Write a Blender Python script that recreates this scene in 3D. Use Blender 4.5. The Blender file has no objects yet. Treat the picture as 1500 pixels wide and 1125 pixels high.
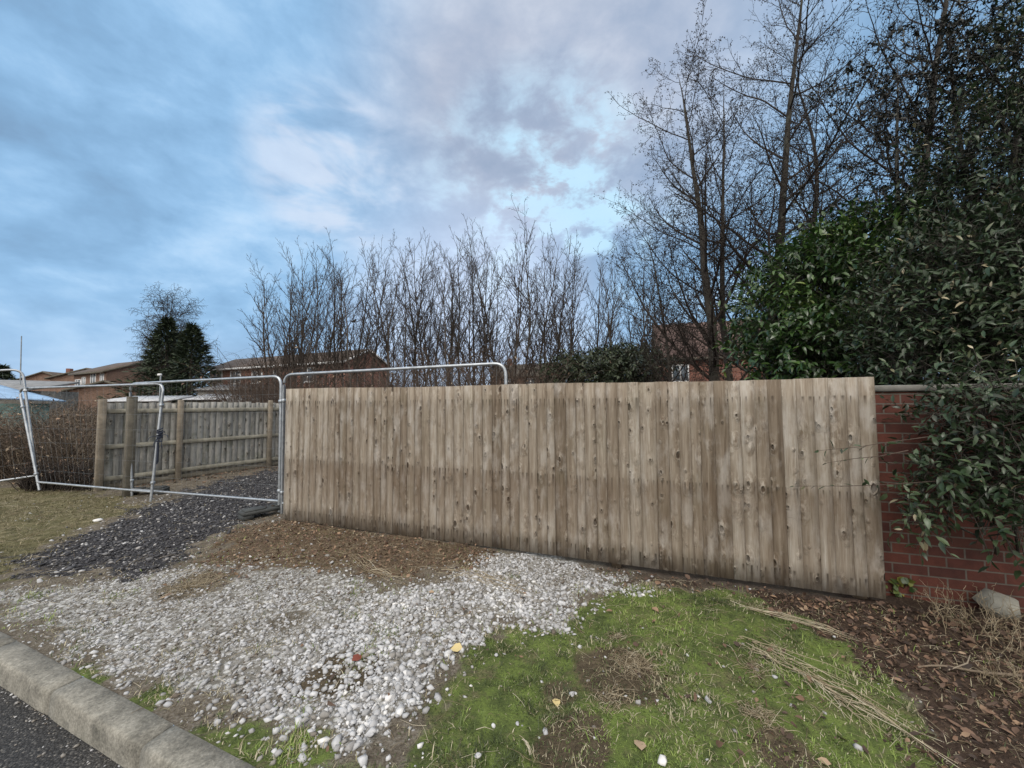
import bpy, math
import numpy as np
from math import radians, pi

# ---------------------------------------------------------------- camera, world, sun, exposure
SC = bpy.context.scene
COL = SC.collection
F_PX, W_PX, H_PX = 560.0, 1500.0, 1125.0
CAM_Z, PITCH, ROLL = 1.6, math.atan(29.5/560.0), radians(0.3)

cam_data = bpy.data.cameras.new('camera')
cam = bpy.data.objects.new('camera', cam_data); COL.objects.link(cam)
cam_data.sensor_width = 36.0
cam_data.lens = 36.0*F_PX/W_PX
cam_data.clip_start = 0.05; cam_data.clip_end = 5000
from mathutils import Matrix, Vector
_R = Matrix.Rotation(pi/2+PITCH, 4, 'X') @ Matrix.Rotation(-ROLL, 4, 'Z')
cam.matrix_world = Matrix.Translation((0, 0, CAM_Z)) @ _R
SC.camera = cam
_R3 = np.array(_R.to_3x3())

class S:
    """a node socket with arithmetic"""
    def __init__(s, nt, o): s.nt, s.o = nt, o
    def _m(s, op, *a):
        n = s.nt.nodes.new('ShaderNodeMath'); n.operation = op
        for i, v in enumerate((s,)+a):
            if isinstance(v, S): s.nt.links.new(v.o, n.inputs[i])
            else: n.inputs[i].default_value = v
        return S(s.nt, n.outputs[0])
    def __add__(s, b): return s._m('ADD', b)
    def __sub__(s, b): return s._m('SUBTRACT', b)
    def __mul__(s, b): return s._m('MULTIPLY', b)
    def __truediv__(s, b): return s._m('DIVIDE', b)
    __radd__ = __add__; __rmul__ = __mul__
    def __rsub__(s, b): return (s*-1.0)+b
    def pw(s, b): return s._m('POWER', b)
    def mx(s, b): return s._m('MAXIMUM', b)
    def mn(s, b): return s._m('MINIMUM', b)
    def abs(s): return s._m('ABSOLUTE')
    def ss(s, a, b, lo=0.0, hi=1.0):
        n = s.nt.nodes.new('ShaderNodeMapRange'); n.interpolation_type = 'SMOOTHSTEP'
        s.nt.links.new(s.o, n.inputs[0])
        for i, v in zip((1, 2, 3, 4), (a, b, lo, hi)): n.inputs[i].default_value = v
        return S(s.nt, n.outputs[0])

class NT:
    def __init__(s, nt): s.nt = nt
    def put(s, sock, v):
        if isinstance(v, S): s.nt.links.new(v.o, sock)
        elif isinstance(v, (tuple, list)) and len(v) == 3 and sock.type == 'RGBA': sock.default_value = (*v, 1)
        else: sock.default_value = v
    def node(s, t, **kw):
        n = s.nt.nodes.new(t)
        for k, v in kw.items(): setattr(n, k, v)
        return n
    def coord(s, w='Object'): return S(s.nt, s.node('ShaderNodeTexCoord').outputs[w])
    def geo(s, w='Position'): return S(s.nt, s.node('ShaderNodeNewGeometry').outputs[w])
    def uv(s, name): return S(s.nt, s.node('ShaderNodeUVMap', uv_map=name).outputs[0])
    def attr(s, name, w='Fac'): return S(s.nt, s.node('ShaderNodeAttribute', attribute_name=name).outputs[w])
    def map(s, v, scale=(1, 1, 1), loc=(0, 0, 0)):
        n = s.node('ShaderNodeMapping'); s.put(n.inputs[0], v)
        n.inputs['Scale'].default_value = scale; n.inputs['Location'].default_value = loc
        return S(s.nt, n.outputs[0])
    def sep(s, v):
        n = s.node('ShaderNodeSeparateXYZ'); s.put(n.inputs[0], v)
        return [S(s.nt, n.outputs[i]) for i in range(3)]
    def comb(s, x=0., y=0., z=0.):
        n = s.node('ShaderNodeCombineXYZ')
        for i, v in enumerate((x, y, z)): s.put(n.inputs[i], v)
        return S(s.nt, n.outputs[0])
    def dot(s, v, c):
        n = s.node('ShaderNodeVectorMath', operation='DOT_PRODUCT'); s.put(n.inputs[0], v); n.inputs[1].default_value = c
        return S(s.nt, n.outputs['Value'])
    def noise(s, v, scale, detail=3., rough=.5, dist=0., col=False):
        n = s.node('ShaderNodeTexNoise'); s.put(n.inputs['Vector'], v)
        n.inputs['Scale'].default_value = scale; n.inputs['Detail'].default_value = detail
        n.inputs['Roughness'].default_value = rough; n.inputs['Distortion'].default_value = dist
        return S(s.nt, n.outputs['Color' if col else 'Fac'])
    def voro(s, v, scale, feature='F1', out='Distance', rnd=1.0):
        n = s.node('ShaderNodeTexVoronoi', feature=feature); s.put(n.inputs['Vector'], v)
        n.inputs['Scale'].default_value = scale; n.inputs['Randomness'].default_value = rnd
        return S(s.nt, n.outputs[out])
    def mix(s, f, a, b, mode='MIX'):
        n = s.node('ShaderNodeMix', data_type='RGBA', blend_type=mode)
        s.put(n.inputs[0], f); s.put(n.inputs[6], a); s.put(n.inputs[7], b)
        return S(s.nt, n.outputs[2])
    def ramp(s, f, stops):
        n = s.node('ShaderNodeValToRGB'); s.put(n.inputs[0], f); e = n.color_ramp.elements
        while len(e) < len(stops): e.new(.5)
        for el, (p, c) in zip(e, stops): el.position = p; el.color = (*c, 1)
        return S(s.nt, n.outputs[0])
    def bump(s, h, strength=.5, dist=.01):
        n = s.node('ShaderNodeBump'); s.put(n.inputs['Height'], h)
        n.inputs['Strength'].default_value = strength; n.inputs['Distance'].default_value = dist
        return S(s.nt, n.outputs[0])

# --- sky: a Nishita sky under a broken blue-grey cloud sheet, brighter overhead and behind the viewer
SUN_EL, SUN_AZ = radians(48), radians(205)          # azimuth measured clockwise from +Y
world = bpy.data.worlds.new('World'); SC.world = world; world.use_nodes = True
wt = world.node_tree; wt.nodes.clear(); w = NT(wt)
sky = w.node('ShaderNodeTexSky', sky_type='NISHITA'); sky.sun_disc = False
sky.sun_elevation = SUN_EL; sky.sun_rotation = SUN_AZ
D = w.coord('Generated'); dx, dy, dz = w.sep(D)
up = dz.mx(0.0)
px_, py_ = dx/(up+.22), dy/(up+.22)
P2 = w.comb(px_, py_, 0.0)
n1 = w.noise(w.map(P2, (1.0, 1.15, 1), (3.1, 1.7, 0)), 1.35, 3.0, .50, .2)
n2 = w.noise(w.map(D, (1.0, 1.0, 1.9), (8.3, 4.2, 2)), 4.2, 5.0, .56, .3)
n3 = w.noise(w.map(D, (1.0, 1.0, 1.7), (2.3, 7.2, 5)), 11., 5.0, .6, .2)
nn = n1*.46+n2*.50+n3*.26-.11
def sky_dir(px, py):
    v = np.array([(px-W_PX/2)/F_PX, -(py-H_PX/2)/F_PX, -1.0]); v /= np.linalg.norm(v)
    return tuple(_R3 @ v)
def spot(px, py, deg):                               # broad patch of the sky around one direction
    d = w.dot(D, sky_dir(px, py))
    return d.ss(math.cos(radians(deg)), 1.0)
cloud = w.ramp(nn, [(.32, (.185, .315, .485)), (.43, (.220, .390, .60)), (.51, (.270, .465, .70)), (.59, (.36, .56, .79)), (.70, (.50, .67, .86))])
grey = w.ramp(nn, [(.34, (.255, .335, .465)), (.45, (.33, .40, .53)), (.54, (.42, .475, .59)), (.66, (.57, .61, .70))])
gm = (spot(860, 60, 30)*.95 + spot(640, 260, 20)*.35).mn(1.0)
c0 = w.mix(gm, cloud, grey)
lit = (spot(790, 330, 20)*(n3.ss(.40, .62)*n2.ss(.40, .64))*1.5).mn(.80)
c1 = w.mix(lit, c0, (.50, .76, .94))
c1 = w.mix((spot(490, 255, 11)*n2.ss(.44, .66)*.9).mn(.5), c1, (.66, .70, .80))
pinkm = (spot(700, 500, 24)*.65).mn(1.0)
c2 = w.mix(pinkm, c1, (.66, .73, .90))
hz = dz.ss(.0, .22, 1.0, 0.0)
c3 = w.mix(hz*.55, c2, (.40, .53, .72))
# sky brightness raised overhead and behind the viewer to light ground and fence
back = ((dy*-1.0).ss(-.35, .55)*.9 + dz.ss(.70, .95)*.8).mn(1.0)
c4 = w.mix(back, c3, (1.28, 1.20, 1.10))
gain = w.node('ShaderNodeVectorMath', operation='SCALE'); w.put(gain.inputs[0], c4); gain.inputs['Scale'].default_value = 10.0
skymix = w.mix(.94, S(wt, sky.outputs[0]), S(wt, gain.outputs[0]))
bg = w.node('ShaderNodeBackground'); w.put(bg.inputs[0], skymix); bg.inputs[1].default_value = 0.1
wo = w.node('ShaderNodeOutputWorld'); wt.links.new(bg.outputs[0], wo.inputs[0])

sun_d = bpy.data.lights.new('sun', 'SUN'); sun_d.energy = 1.5; sun_d.angle = radians(28); sun_d.color = (1, .95, .88)
sun = bpy.data.objects.new('sun', sun_d); COL.objects.link(sun)
_sd = Vector((math.sin(SUN_AZ)*math.cos(SUN_EL), math.cos(SUN_AZ)*math.cos(SUN_EL), math.sin(SUN_EL)))
sun.rotation_euler = _sd.to_track_quat('Z', 'Y').to_euler()

SC.view_settings.view_transform = 'Standard'; SC.view_settings.look = 'None'
SC.view_settings.exposure = 0.28; SC.view_settings.gamma = 1.0
SC.cycles.max_bounces = 6; SC.cycles.diffuse_bounces = 3; SC.cycles.glossy_bounces = 2
SC.cycles.transparent_max_bounces = 4

# ---------------------------------------------------------------- placing helpers
def ray(px, py):
    return _R3 @ np.array([(px-W_PX/2)/F_PX, -(py-H_PX/2)/F_PX, -1.0])
def at(px, py, Y):                                   # the point seen at a pixel, Y metres ahead
    r = ray(px, py); return np.array([0, 0, CAM_Z]) + r*(Y/r[1])
def G(px, py, z=0.0):                                # the point of the ground seen at a pixel
    r = ray(px, py); t = (z-CAM_Z)/r[2]; return np.array([0, 0, CAM_Z]) + r*t

def rng(seed): return np.random.default_rng(seed)

def _hash(ix, iy, seed):
    h = (ix.astype(np.int64)*374761393 + iy.astype(np.int64)*668265263 + seed*1442695041) & 0xffffffff
    h = ((h ^ (h >> 13))*1274126177) & 0xffffffff
    return ((h ^ (h >> 16)) & 0xffff)/65535.0
def vn(x, y, sc, seed=0):
    x = np.asarray(x, float)*sc; y = np.asarray(y, float)*sc
    ix, iy = np.floor(x), np.floor(y); fx, fy = x-ix, y-iy
    fx = fx*fx*(3-2*fx); fy = fy*fy*(3-2*fy)
    a, b = _hash(ix, iy, seed), _hash(ix+1, iy, seed); c, d = _hash(ix, iy+1, seed), _hash(ix+1, iy+1, seed)
    return (a*(1-fx)+b*fx)*(1-fy) + (c*(1-fx)+d*fx)*fy
def fbm(x, y, sc, seed=0, o=4):
    s = 0; a = .5; t = 0
    for i in range(o): s = s+a*vn(x, y, sc, seed+i*7); t += a; a *= .5; sc *= 2.03
    return s/t
def sstep(a, b, x):
    t = np.clip((x-a)/(b-a), 0, 1); return t*t*(3-2*t)

# ---------------------------------------------------------------- mesh helpers
def mk(name, V, F, mat, parent=None, tint=None, smooth=False, uvs=None, link=True):
    V = np.asarray(V, np.float32)
    Fs = [np.asarray(f, np.int32) for f in (F if isinstance(F, list) and len(F) and isinstance(F[0], np.ndarray) and F[0].ndim == 2 else [np.asarray(F)])]
    Fs = [f for f in Fs if len(f)]
    me = bpy.data.meshes.new(name)
    me.vertices.add(len(V)); me.vertices.foreach_set('co', V.ravel())
    loops = np.concatenate([f.ravel() for f in Fs]); tot = np.concatenate([np.full(len(f), f.shape[1], np.int32) for f in Fs])
    start = np.concatenate([[0], np.cumsum(tot)[:-1]]).astype(np.int32)
    me.loops.add(len(loops)); me.loops.foreach_set('vertex_index', loops)
    me.polygons.add(len(tot)); me.polygons.foreach_set('loop_start', start)
    try: me.polygons.foreach_set('loop_total', tot)
    except Exception: pass
    if smooth: me.polygons.foreach_set('use_smooth', np.ones(len(tot), bool))
    if tint is not None:
        a = me.attributes.new('tint', 'FLOAT', 'POINT'); a.data.foreach_set('value', np.asarray(tint, np.float32))
    if uvs:
        for k, uv in uvs.items():
            l = me.uv_layers.new(name=k); l.data.foreach_set('uv', np.asarray(uv, np.float32)[loops].ravel())
    me.update(calc_edges=True); me.validate()
    if mat: me.materials.append(mat)
    o = bpy.data.objects.new(name, me); COL.objects.link(o)
    if parent: o.parent = parent
    return o

def tag(o, label=None, cat=None, group=None, kind=None):
    if label: o['label'] = label
    if cat: o['category'] = cat
    if group: o['group'] = group
    if kind: o['kind'] = kind
    return o
def empty(name, loc, label, cat, group=None, rz=0):
    o = bpy.data.objects.new(name, None); COL.objects.link(o); o.location = tuple(loc); o.rotation_euler = (0, 0, rz)
    o.empty_display_size = .2
    return tag(o, label, cat, group)
def dup(root, loc, rz, sc, label=None):
    r = root.copy(); COL.objects.link(r); r.location = tuple(loc); r.rotation_euler = (0, 0, rz); r.scale = sc
    if label: r['label'] = label
    for ch in root.children:
        c = ch.copy(); COL.objects.link(c); c.parent = r
    return r

class MB:
    """collects pieces into one mesh"""
    def __init__(s): s.V, s.F, s.T, s.n = [], {}, [], 0
    def add(s, V, F, t=.5):
        V = np.asarray(V, float); F = np.asarray(F)
        s.V.append(V); s.T.append(np.full(len(V), t) if np.isscalar(t) else np.asarray(t))
        s.F.setdefault(F.shape[1], []).append(F+s.n); s.n += len(V)
    def box(s, c, size, ax=None, t=.5, bev=0.0):
        hx, hy, hz_ = np.array(size)/2
        b = min(bev, hx*.9, hy*.9, hz_*.9)
        if b > 0:
            pts, = [[]]
            for z, ins in ((-hz_, b), (-hz_+b, 0), (hz_-b, 0), (hz_, b)):
                xx, yy = hx-ins, hy-ins; c2 = b if ins == 0 else b*.5
                for a, bb in ((-1, -1), (1, -1), (1, 1), (-1, 1)):
                    p = [(a*(xx-c2), bb*yy), (a*xx, bb*(yy-c2))]
                    if a*bb > 0: p = p if True else p
                    pts += [(q[0], q[1], z) for q in ((p[1], p[0]) if a*bb < 0 else (p[0], p[1]))]
            # order every ring counter clockwise
            P = np.array(pts).reshape(4, 8, 3)
            for k in range(4):
                ang = np.arctan2(P[k, :, 1]/hy, P[k, :, 0]/hx); P[k] = P[k][np.argsort(ang)]
            V = P.reshape(-1, 3); q = []
            for k in range(3):
                for i in range(8): q.append((k*8+i, k*8+(i+1) % 8, (k+1)*8+(i+1) % 8, (k+1)*8+i))
            top = np.array([[24+i for i in range(8)]]); bot = np.array([[7-i for i in range(8)]])
        else:
            V = np.array([(x, y, z) for z in (-hz_, hz_) for x, y in ((-hx, -hy), (hx, -hy), (hx, hy), (-hx, hy))])
            q = [(0, 1, 5, 4), (1, 2, 6, 5), (2, 3, 7, 6), (3, 0, 4, 7), (4, 5, 6, 7), (3, 2, 1, 0)]; top = bot = None
        if ax is not None: V = V @ np.asarray(ax)
        V = V+np.asarray(c); n0 = s.n
        s.add(V, np.array(q), t)
        if top is not None:
            s.F.setdefault(8, []).append(top+n0); s.F[8].append(bot+n0)
    def build(s, name, mat, parent=None, smooth=False, tint=True):
        Fs = [np.concatenate(v) for v in s.F.values()]
        return mk(name, np.concatenate(s.V), Fs, mat, parent, np.concatenate(s.T) if tint else None, smooth)

def frame(dirx, up=(0, 0, 1)):
    x = np.array(dirx, float); x /= np.linalg.norm(x); z = np.array(up, float)
    y = np.cross(z, x); y /= np.linalg.norm(y); z = np.cross(x, y)
    return np.array([x, y, z])

def tube_arrays(polys, sides=4, rg=None, tints=None):
    """polys: list of (pts (k,3), radii (k,)) -> V, F, tint"""
    groups = {}
    for i, (p, r) in enumerate(polys): groups.setdefault(len(p), []).append(i)
    Vs, Fs, Ts, n0 = [], [], [], 0
    rg = rg or rng(1)
    for k, idx in groups.items():
        P = np.array([polys[i][0] for i in idx]); R = np.array([polys[i][1] for i in idx])
        T = np.gradient(P, axis=1); T /= np.linalg.norm(T, axis=2, keepdims=True)+1e-9
        mean = P[:, -1]-P[:, 0]; mean /= np.linalg.norm(mean, axis=1, keepdims=True)+1e-9
        ref = np.where(np.abs(mean[:, 2:3]) > .8, np.array([[1., 0, 0]]), np.array([[0, 0, 1.]]))[:, None, :]
        A = np.cross(T, ref); A /= np.linalg.norm(A, axis=2, keepdims=True)+1e-9
        B = np.cross(T, A)
        ang = np.arange(sides)*2*pi/sides
        ring = P[:, :, None]+R[:, :, None, None]*(A[:, :, None]*np.cos(ang)[None, None, :, None]+B[:, :, None]*np.sin(ang)[None, None, :, None])
        N = len(idx); Vs.append(ring.reshape(-1, 3))
        base = n0+(np.arange(N)*k*sides)[:, None, None]+(np.arange(k-1)*sides)[None, :, None]
        j = np.arange(sides)[None, None, :]; j2 = (j+1) % sides
        Fs.append(np.stack([base+j2, base+j, base+sides+j, base+sides+j2], -1).reshape(-1, 4))
        tt = rg.random(N) if tints is None else np.array([tints[i] for i in idx])
        Ts.append(np.repeat(tt, k*sides)); n0 += N*k*sides
    return np.concatenate(Vs), np.concatenate(Fs), np.concatenate(Ts)
def cat(parts):
    Vs, Fs, Ts, n = [], {}, [], 0
    for V, F, T in parts:
        Vs.append(V); Ts.append(T)
        for f in (F if isinstance(F, list) else [F]): Fs.setdefault(f.shape[1], []).append(f+n)
        n += len(V)
    return np.concatenate(Vs), [np.concatenate(v) for v in Fs.values()], np.concatenate(Ts)

def rods(polys, sides, cap=True):
    V, F, T = tube_arrays(polys, sides); return V, F, T

def round_path(pts, rad, n=5):
    pts = [np.asarray(p, float) for p in pts]; out = [pts[0]]
    for a, b, c in zip(pts, pts[1:], pts[2:]):
        u = (a-b)/np.linalg.norm(a-b); v = (c-b)/np.linalg.norm(c-b)
        p, q = b+u*rad, b+v*rad
        for t in np.linspace(0, 1, n): out.append(p*(1-t)**2+2*b*t*(1-t)+q*t*t)
    out.append(pts[-1]); return np.array(out)

LEAF_V = np.array([(0, 0, 0), (-.5, .33, .10), (0, .33, -.02), (.5, .33, .10), (-.42, .68, .07), (0, .68, -.05), (.42, .68, .07), (0, 1, -.14)])
LEAF_F = np.array([(0, 2, 1), (0, 3, 2), (1, 2, 5), (1, 5, 4), (2, 3, 6), (2, 6, 5), (4, 5, 7), (5, 6, 7)])
def leaves(pos, d, nrm, L, wd, tint, curl=None):
    N = len(pos)
    y = d/(np.linalg.norm(d, axis=1, keepdims=True)+1e-9)
    x = np.cross(y, nrm); x /= np.linalg.norm(x, axis=1, keepdims=True)+1e-9
    z = np.cross(x, y)
    T = np.repeat(LEAF_V[None], N, 0).copy()
    T[:, :, 0] *= wd[:, None]; T[:, :, 2] *= wd[:, None]
    if curl is not None: T[:, :, 2] -= curl[:, None]*(T[:, :, 1]**2)
    T *= L[:, None, None]
    V = pos[:, None]+T[:, :, 0:1]*x[:, None]+T[:, :, 1:2]*y[:, None]+T[:, :, 2:3]*z[:, None]
    F = (LEAF_F[None]+(np.arange(N)*8)[:, None, None]).reshape(-1, 3)
    return V.reshape(-1, 3), F, np.repeat(tint, 8)
def unit(v): return v/(np.linalg.norm(v, axis=-1, keepdims=True)+1e-9)

# ---------------------------------------------------------------- materials
def mat(name):
    m = bpy.data.materials.new(name); m.use_nodes = True
    nt = m.node_tree; b = nt.nodes['Principled BSDF']
    return m, NT(nt), b
def simple(name, col, rough=.7, metal=0., var=.25, scale=6., bump=0., tintvar=0., spec=.5):
    m, n, b = mat(name); c = n.coord('Object')
    f = n.noise(c, scale, 5., .6)
    lo = tuple(max(0, v*(1-var)) for v in col); hi = tuple(v*(1+var) for v in col)
    k = n.ramp(f, [(.3, lo), (.7, hi)])
    if tintvar:
        t = n.attr('tint')
        k = n.mix(1.0, k, n.ramp(t, [(0, (1-tintvar,)*3), (1, (1+tintvar,)*3)]), 'MULTIPLY')
    n.put(b.inputs['Base Color'], k); b.inputs['Roughness'].default_value = rough; b.inputs['Metallic'].default_value = metal
    b.inputs['Specular IOR Level'].default_value = spec
    if bump: n.put(b.inputs['Normal'], n.bump(n.noise(c, scale*4, 6., .65), bump, .01))
    return m
def tintmat(name, stops, rough=.6, trans=0., spec=.5):
    m, n, b = mat(name)
    k = n.ramp(n.attr('tint'), stops); n.put(b.inputs['Base Color'], k)
    b.inputs['Roughness'].default_value = rough; b.inputs['Specular IOR Level'].default_value = spec
    if trans:
        t = n.node('ShaderNodeBsdfTranslucent'); n.put(t.inputs[0], k)
        mx = n.node('ShaderNodeMixShader'); mx.inputs[0].default_value = trans
        n.nt.links.new(b.outputs[0], mx.inputs[1]); n.nt.links.new(t.outputs[0], mx.inputs[2])
        out = n.nt.nodes['Material Output']; n.nt.links.new(mx.outputs[0], out.inputs[0])
    return m

def brick_mat(name, c1, c2, mortar, bw=.225, bh=.075, var=.4, axis='xz'):
    m, n, b = mat(name)
    uv = n.uv('wall')
    br = n.node('ShaderNodeTexBrick'); n.put(br.inputs['Vector'], uv)
    br.offset = .5
    br.inputs['Scale'].default_value = 1.0; br.inputs['Brick Width'].default_value = bw; br.inputs['Row Height'].default_value = bh
    br.inputs['Mortar Size'].default_value = .006; br.inputs['Mortar Smooth'].default_value = .15; br.inputs['Bias'].default_value = -.1
    n.put(br.inputs['Color1'], c1); n.put(br.inputs['Color2'], c2); n.put(br.inputs['Mortar'], mortar)
    ns = n.noise(uv, 9., 6., .65)
    col = n.mix(.75, S(n.nt, br.outputs['Color']), n.ramp(ns, [(.25, (.45,)*3), (.75, (1.35,)*3)]), 'MULTIPLY')
    gr = n.noise(uv, 1.7, 4., .6)
    col = n.mix(gr.ss(.52, .75)*.35, col, (.05, .055, .035))
    n.put(b.inputs['Base Color'], col); b.inputs['Roughness'].default_value = .85
    h = S(n.nt, br.outputs['Fac'])*-1.0 + n.noise(uv, 60., 5., .7)*.5
    n.put(b.inputs['Normal'], n.bump(h, .7, .008))
    return m

def board_mat(name, stops, algae, dark, knot_amt=1.0, rows=(1.66, .86, .16), streak=.6, low_brown=0.):
    """close-boarded timber: u,v in metres with an offset per board; 'loc' = 0..1 across the board, random"""
    m, n, b = mat(name)
    U = n.uv('wood'); u, v, _ = n.sep(U); lx, rnd, _ = n.sep(n.uv('loc'))
    # knots: two scales, each with swirled grain round it
    def knots(sx, sz, lo, base, seedv):
        kv = n.comb(u*sx+seedv, v*sz, 0.0); kd = n.voro(kv, 1.0); kr, kg, _ = n.sep(n.voro(kv, 1.0, out='Color'))
        on = kr.ss(lo, lo+.04); size = kg*.12+base
        r_ = kd/size+n.noise(kv, 5., 3., .6)*.9-.45
        return r_.ss(.55, 1.05, 1., 0.)*on, r_.ss(.8, 3.6, 1., 0.)*on, (r_.ss(.75, 1.0)*r_.ss(1.0, 1.5, 1., 0.))*on
    c1_, h1_, e1_ = knots(9.0, 4.4, .36, .08, 0.); c2_, h2_, e2_ = knots(14.0, 8.5, .55, .055, 17.)
    core = c1_.mx(c2_); halo = h1_.mx(h2_*.7); ring = e1_.mx(e2_)
    gv = n.comb(u+halo*.016, v*.045+halo*.10, rnd*9.0)
    g = n.noise(gv, 48., 6., .68, .7)
    g2 = n.noise(n.comb(u+halo*.01, v*.07, rnd*5.0), 17., 4., .6, .8)
    base = n.ramp(g*.85+g2*.80+n.attr('tint')*.50-.58, stops)
    base = n.mix(halo*n.noise(n.comb(u*3., v*1.5, 4.), 9., 2.).ss(.42, .6)*.55, base, tuple(x*1.15 for x in dark))
    base = n.mix(halo*n.noise(n.comb(u*3., v*1.5, 9.), 9., 2.).ss(.48, .6)*.5, base, (.50, .46, .40))
    base = n.mix(ring*.30, base, (.44, .39, .32))
    base = n.mix(core*.88, base, tuple(x*.36 for x in dark))
    fine = n.noise(n.comb(u, v*.018, rnd*3.0), 190., 3., .65)
    base = n.mix(fine.ss(.50, .72)*.42, base, dark)
    base = n.mix(n.noise(n.comb(u*1.5, v*.5, rnd), 5., 5., .65).ss(.46, .70)*.45, base, (.47, .45, .42))
    base = n.mix(lx.ss(.0, .08, 1., 0.).mx(lx.ss(.95, 1.0))*.24, base, tuple(x*.5 for x in dark))  # board edges darkened in the colour as shadow lines between boards
    if low_brown:
        edge = v+n.noise(n.comb(u*1.0, v*.2, 0.), 22., 3., .7)*.22-.05
        base = n.mix(edge.ss(rows[1]-.02, rows[1]+.12, 1., 0.)*edge.ss(.1, .95)*low_brown, base, n.mix(.5, base, dark))
    # rust and tannin running down from each nail
    st = None
    for i, zr in enumerate(rows):
        jit = n.noise(n.comb(rnd*31., float(i), 0.), 4.)*.05-.025
        dz_ = (v*-1.0)+zr+jit
        for c in (.10, .46, .82):
            dd = (lx-c+(n.noise(n.comb(v*1.2, rnd*11., c), 3.)-.5)*.12).abs()
            width = (n.noise(n.comb(rnd*91., float(i)*3.+c*5., 2.), 3., 1.)-.40).mx(0.0)*.55+.022
            s_ = (dd/width).ss(.1, 1.0, 1., 0.)*dz_.ss(-.006, .012)*(dz_*(n.noise(n.comb(rnd*50., float(i), c*9.), 3.)*-46.+33.).mx(4.0)).ss(.0, 1., 1., 0.)
            s_ = s_*n.noise(n.comb(rnd*57., float(i)*7.+c*3., 5.), 3., 1.).ss(.40, .50)
            st = s_ if st is None else st.mx(s_)
    base = n.mix(st*streak, base, tuple(x*.34 for x in dark))
    # algae and dirt low down / in blotches
    al = n.noise(n.comb(u*.6, v*.5, 0.), 4., 5., .65).ss(.50, .72)
    base = n.mix(al*algae[1], base, algae[0])
    n.put(b.inputs['Base Color'], base)
    n.put(b.inputs['Roughness'], g*.2+.70); b.inputs['Specular IOR Level'].default_value = .25
    h = g*.7+fine*.3+halo*1.6-core*1.6+ring*.8
    n.put(b.inputs['Normal'], n.bump(h, .8, .009))
    return m

M_BOARD = board_mat('weathered_new_boards', [(.05, (.088, .066, .047)), (.30, (.165, .132, .098)), (.52, (.245, .205, .160)), (.72, (.335, .298, .248)), (.92, (.47, .435, .385))],
                    ((.10, .095, .055), .22), (.105, .070, .045), 1.0, streak=.80, low_brown=.75)
M_OLD = board_mat('grey_old_boards', [(.05, (.085, .084, .078)), (.35, (.185, .184, .172)), (.6, (.30, .298, .28)), (.9, (.42, .418, .395))],
                  ((.075, .085, .042), .55), (.07, .062, .05), .5, rows=(1.6, .9, .2), streak=.35)
M_RAIL = simple('old_rail_timber', (.235, .225, .185), .85, var=.4, scale=7, bump=.4)
M_POST = simple('brown_post_timber', (.215, .165, .115), .85, var=.35, scale=9, bump=.4)
M_OPOST = simple('faded_post_timber', (.205, .175, .135), .85, var=.35, scale=9, bump=.4)
M_DPOST = simple('dark_post_timber', (.105, .095, .075), .85, var=.35, scale=9, bump=.4)  # dark brown timber, deeper in tone than the other posts
M_NAIL = simple('rusty_nail', (.05, .035, .025), .6, .5)
M_BRICK = brick_mat('red_brick', (.120, .036, .024), (.062, .021, .017), (.135, .118, .10), .235, .0835)  # brick colours set darker to carry the shade on the garden wall
M_HBRICK = brick_mat('brown_brick', (.23, .135, .095), (.175, .10, .075), (.26, .22, .18), .225, .075)
M_HBRICK2 = brick_mat('orange_red_brick', (.29, .115, .082), (.21, .082, .062), (.27, .225, .19), .225, .075)
M_COPE = simple('concrete_coping', (.17, .165, .15), .9, var=.3, scale=8, bump=.5)
M_KERB = None
M_GALV = simple('galvanised_steel', (.42, .45, .48), .42, .75, var=.25, scale=14, bump=.15)
M_WIRE = simple('galvanised_wire', (.30, .33, .35), .5, .6)
M_FOOT = simple('black_recycled_block', (.042, .046, .046), .75, var=.4, scale=10, bump=.5)
M_STRAP = simple('dark_blue_strap', (.02, .028, .05), .7)
M_WHITE = simple('white_paint', (.72, .73, .74), .5, var=.08)
M_GLASS = simple('window_glass', (.10, .13, .16), .08, var=.2, scale=1.5)
M_TARP = simple('blue_tarpaulin', (.30, .44, .62), .45, var=.25, scale=3, bump=.6)
M_TEAL = simple('pale_green_boarding', (.22, .36, .33), .8, var=.25)
M_GREYROOF = simple('grey_sheet_roof', (.22, .225, .23), .85, var=.3, scale=4)
M_SHEET = simple('pale_corrugated_sheet', (.55, .57, .60), .6, var=.25, scale=3)
M_BIRD = simple('dark_feathers', (.015, .015, .018), .6)
M_PINK = simple('brown_shed_boards', (.16, .07, .055), .85, var=.3)

def roof_mat(name, c):
    m, n, b = mat(name); uv = n.uv('wall'); u, v, _ = n.sep(uv)
    br = n.node('ShaderNodeTexBrick'); n.put(br.inputs['Vector'], uv); br.offset = .5
    br.inputs['Scale'].default_value = 1.; br.inputs['Brick Width'].default_value = .30; br.inputs['Row Height'].default_value = .28
    br.inputs['Mortar Size'].default_value = .02; br.inputs['Mortar Smooth'].default_value = .4
    n.put(br.inputs['Color1'], c); n.put(br.inputs['Color2'], tuple(x*.72 for x in c)); n.put(br.inputs['Mortar'], tuple(x*.35 for x in c))
    col = n.mix(.8, S(n.nt, br.outputs[0]), n.ramp(n.noise(uv, 1.3, 6., .65), [(.3, (.6, .62, .6)), (.7, (1.3, 1.3, 1.25))]), 'MULTIPLY')
    n.put(b.inputs['Base Color'], col); b.inputs['Roughness'].default_value = .9
    n.put(b.inputs['Normal'], n.bump(S(n.nt, br.outputs['Fac'])*-1., .8, .03))
    return m
M_ROOF = roof_mat('brown_roof_tiles', (.135, .105, .092))
M_ROOF2 = roof_mat('purple_brown_roof_tiles', (.150, .098, .088))
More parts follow.
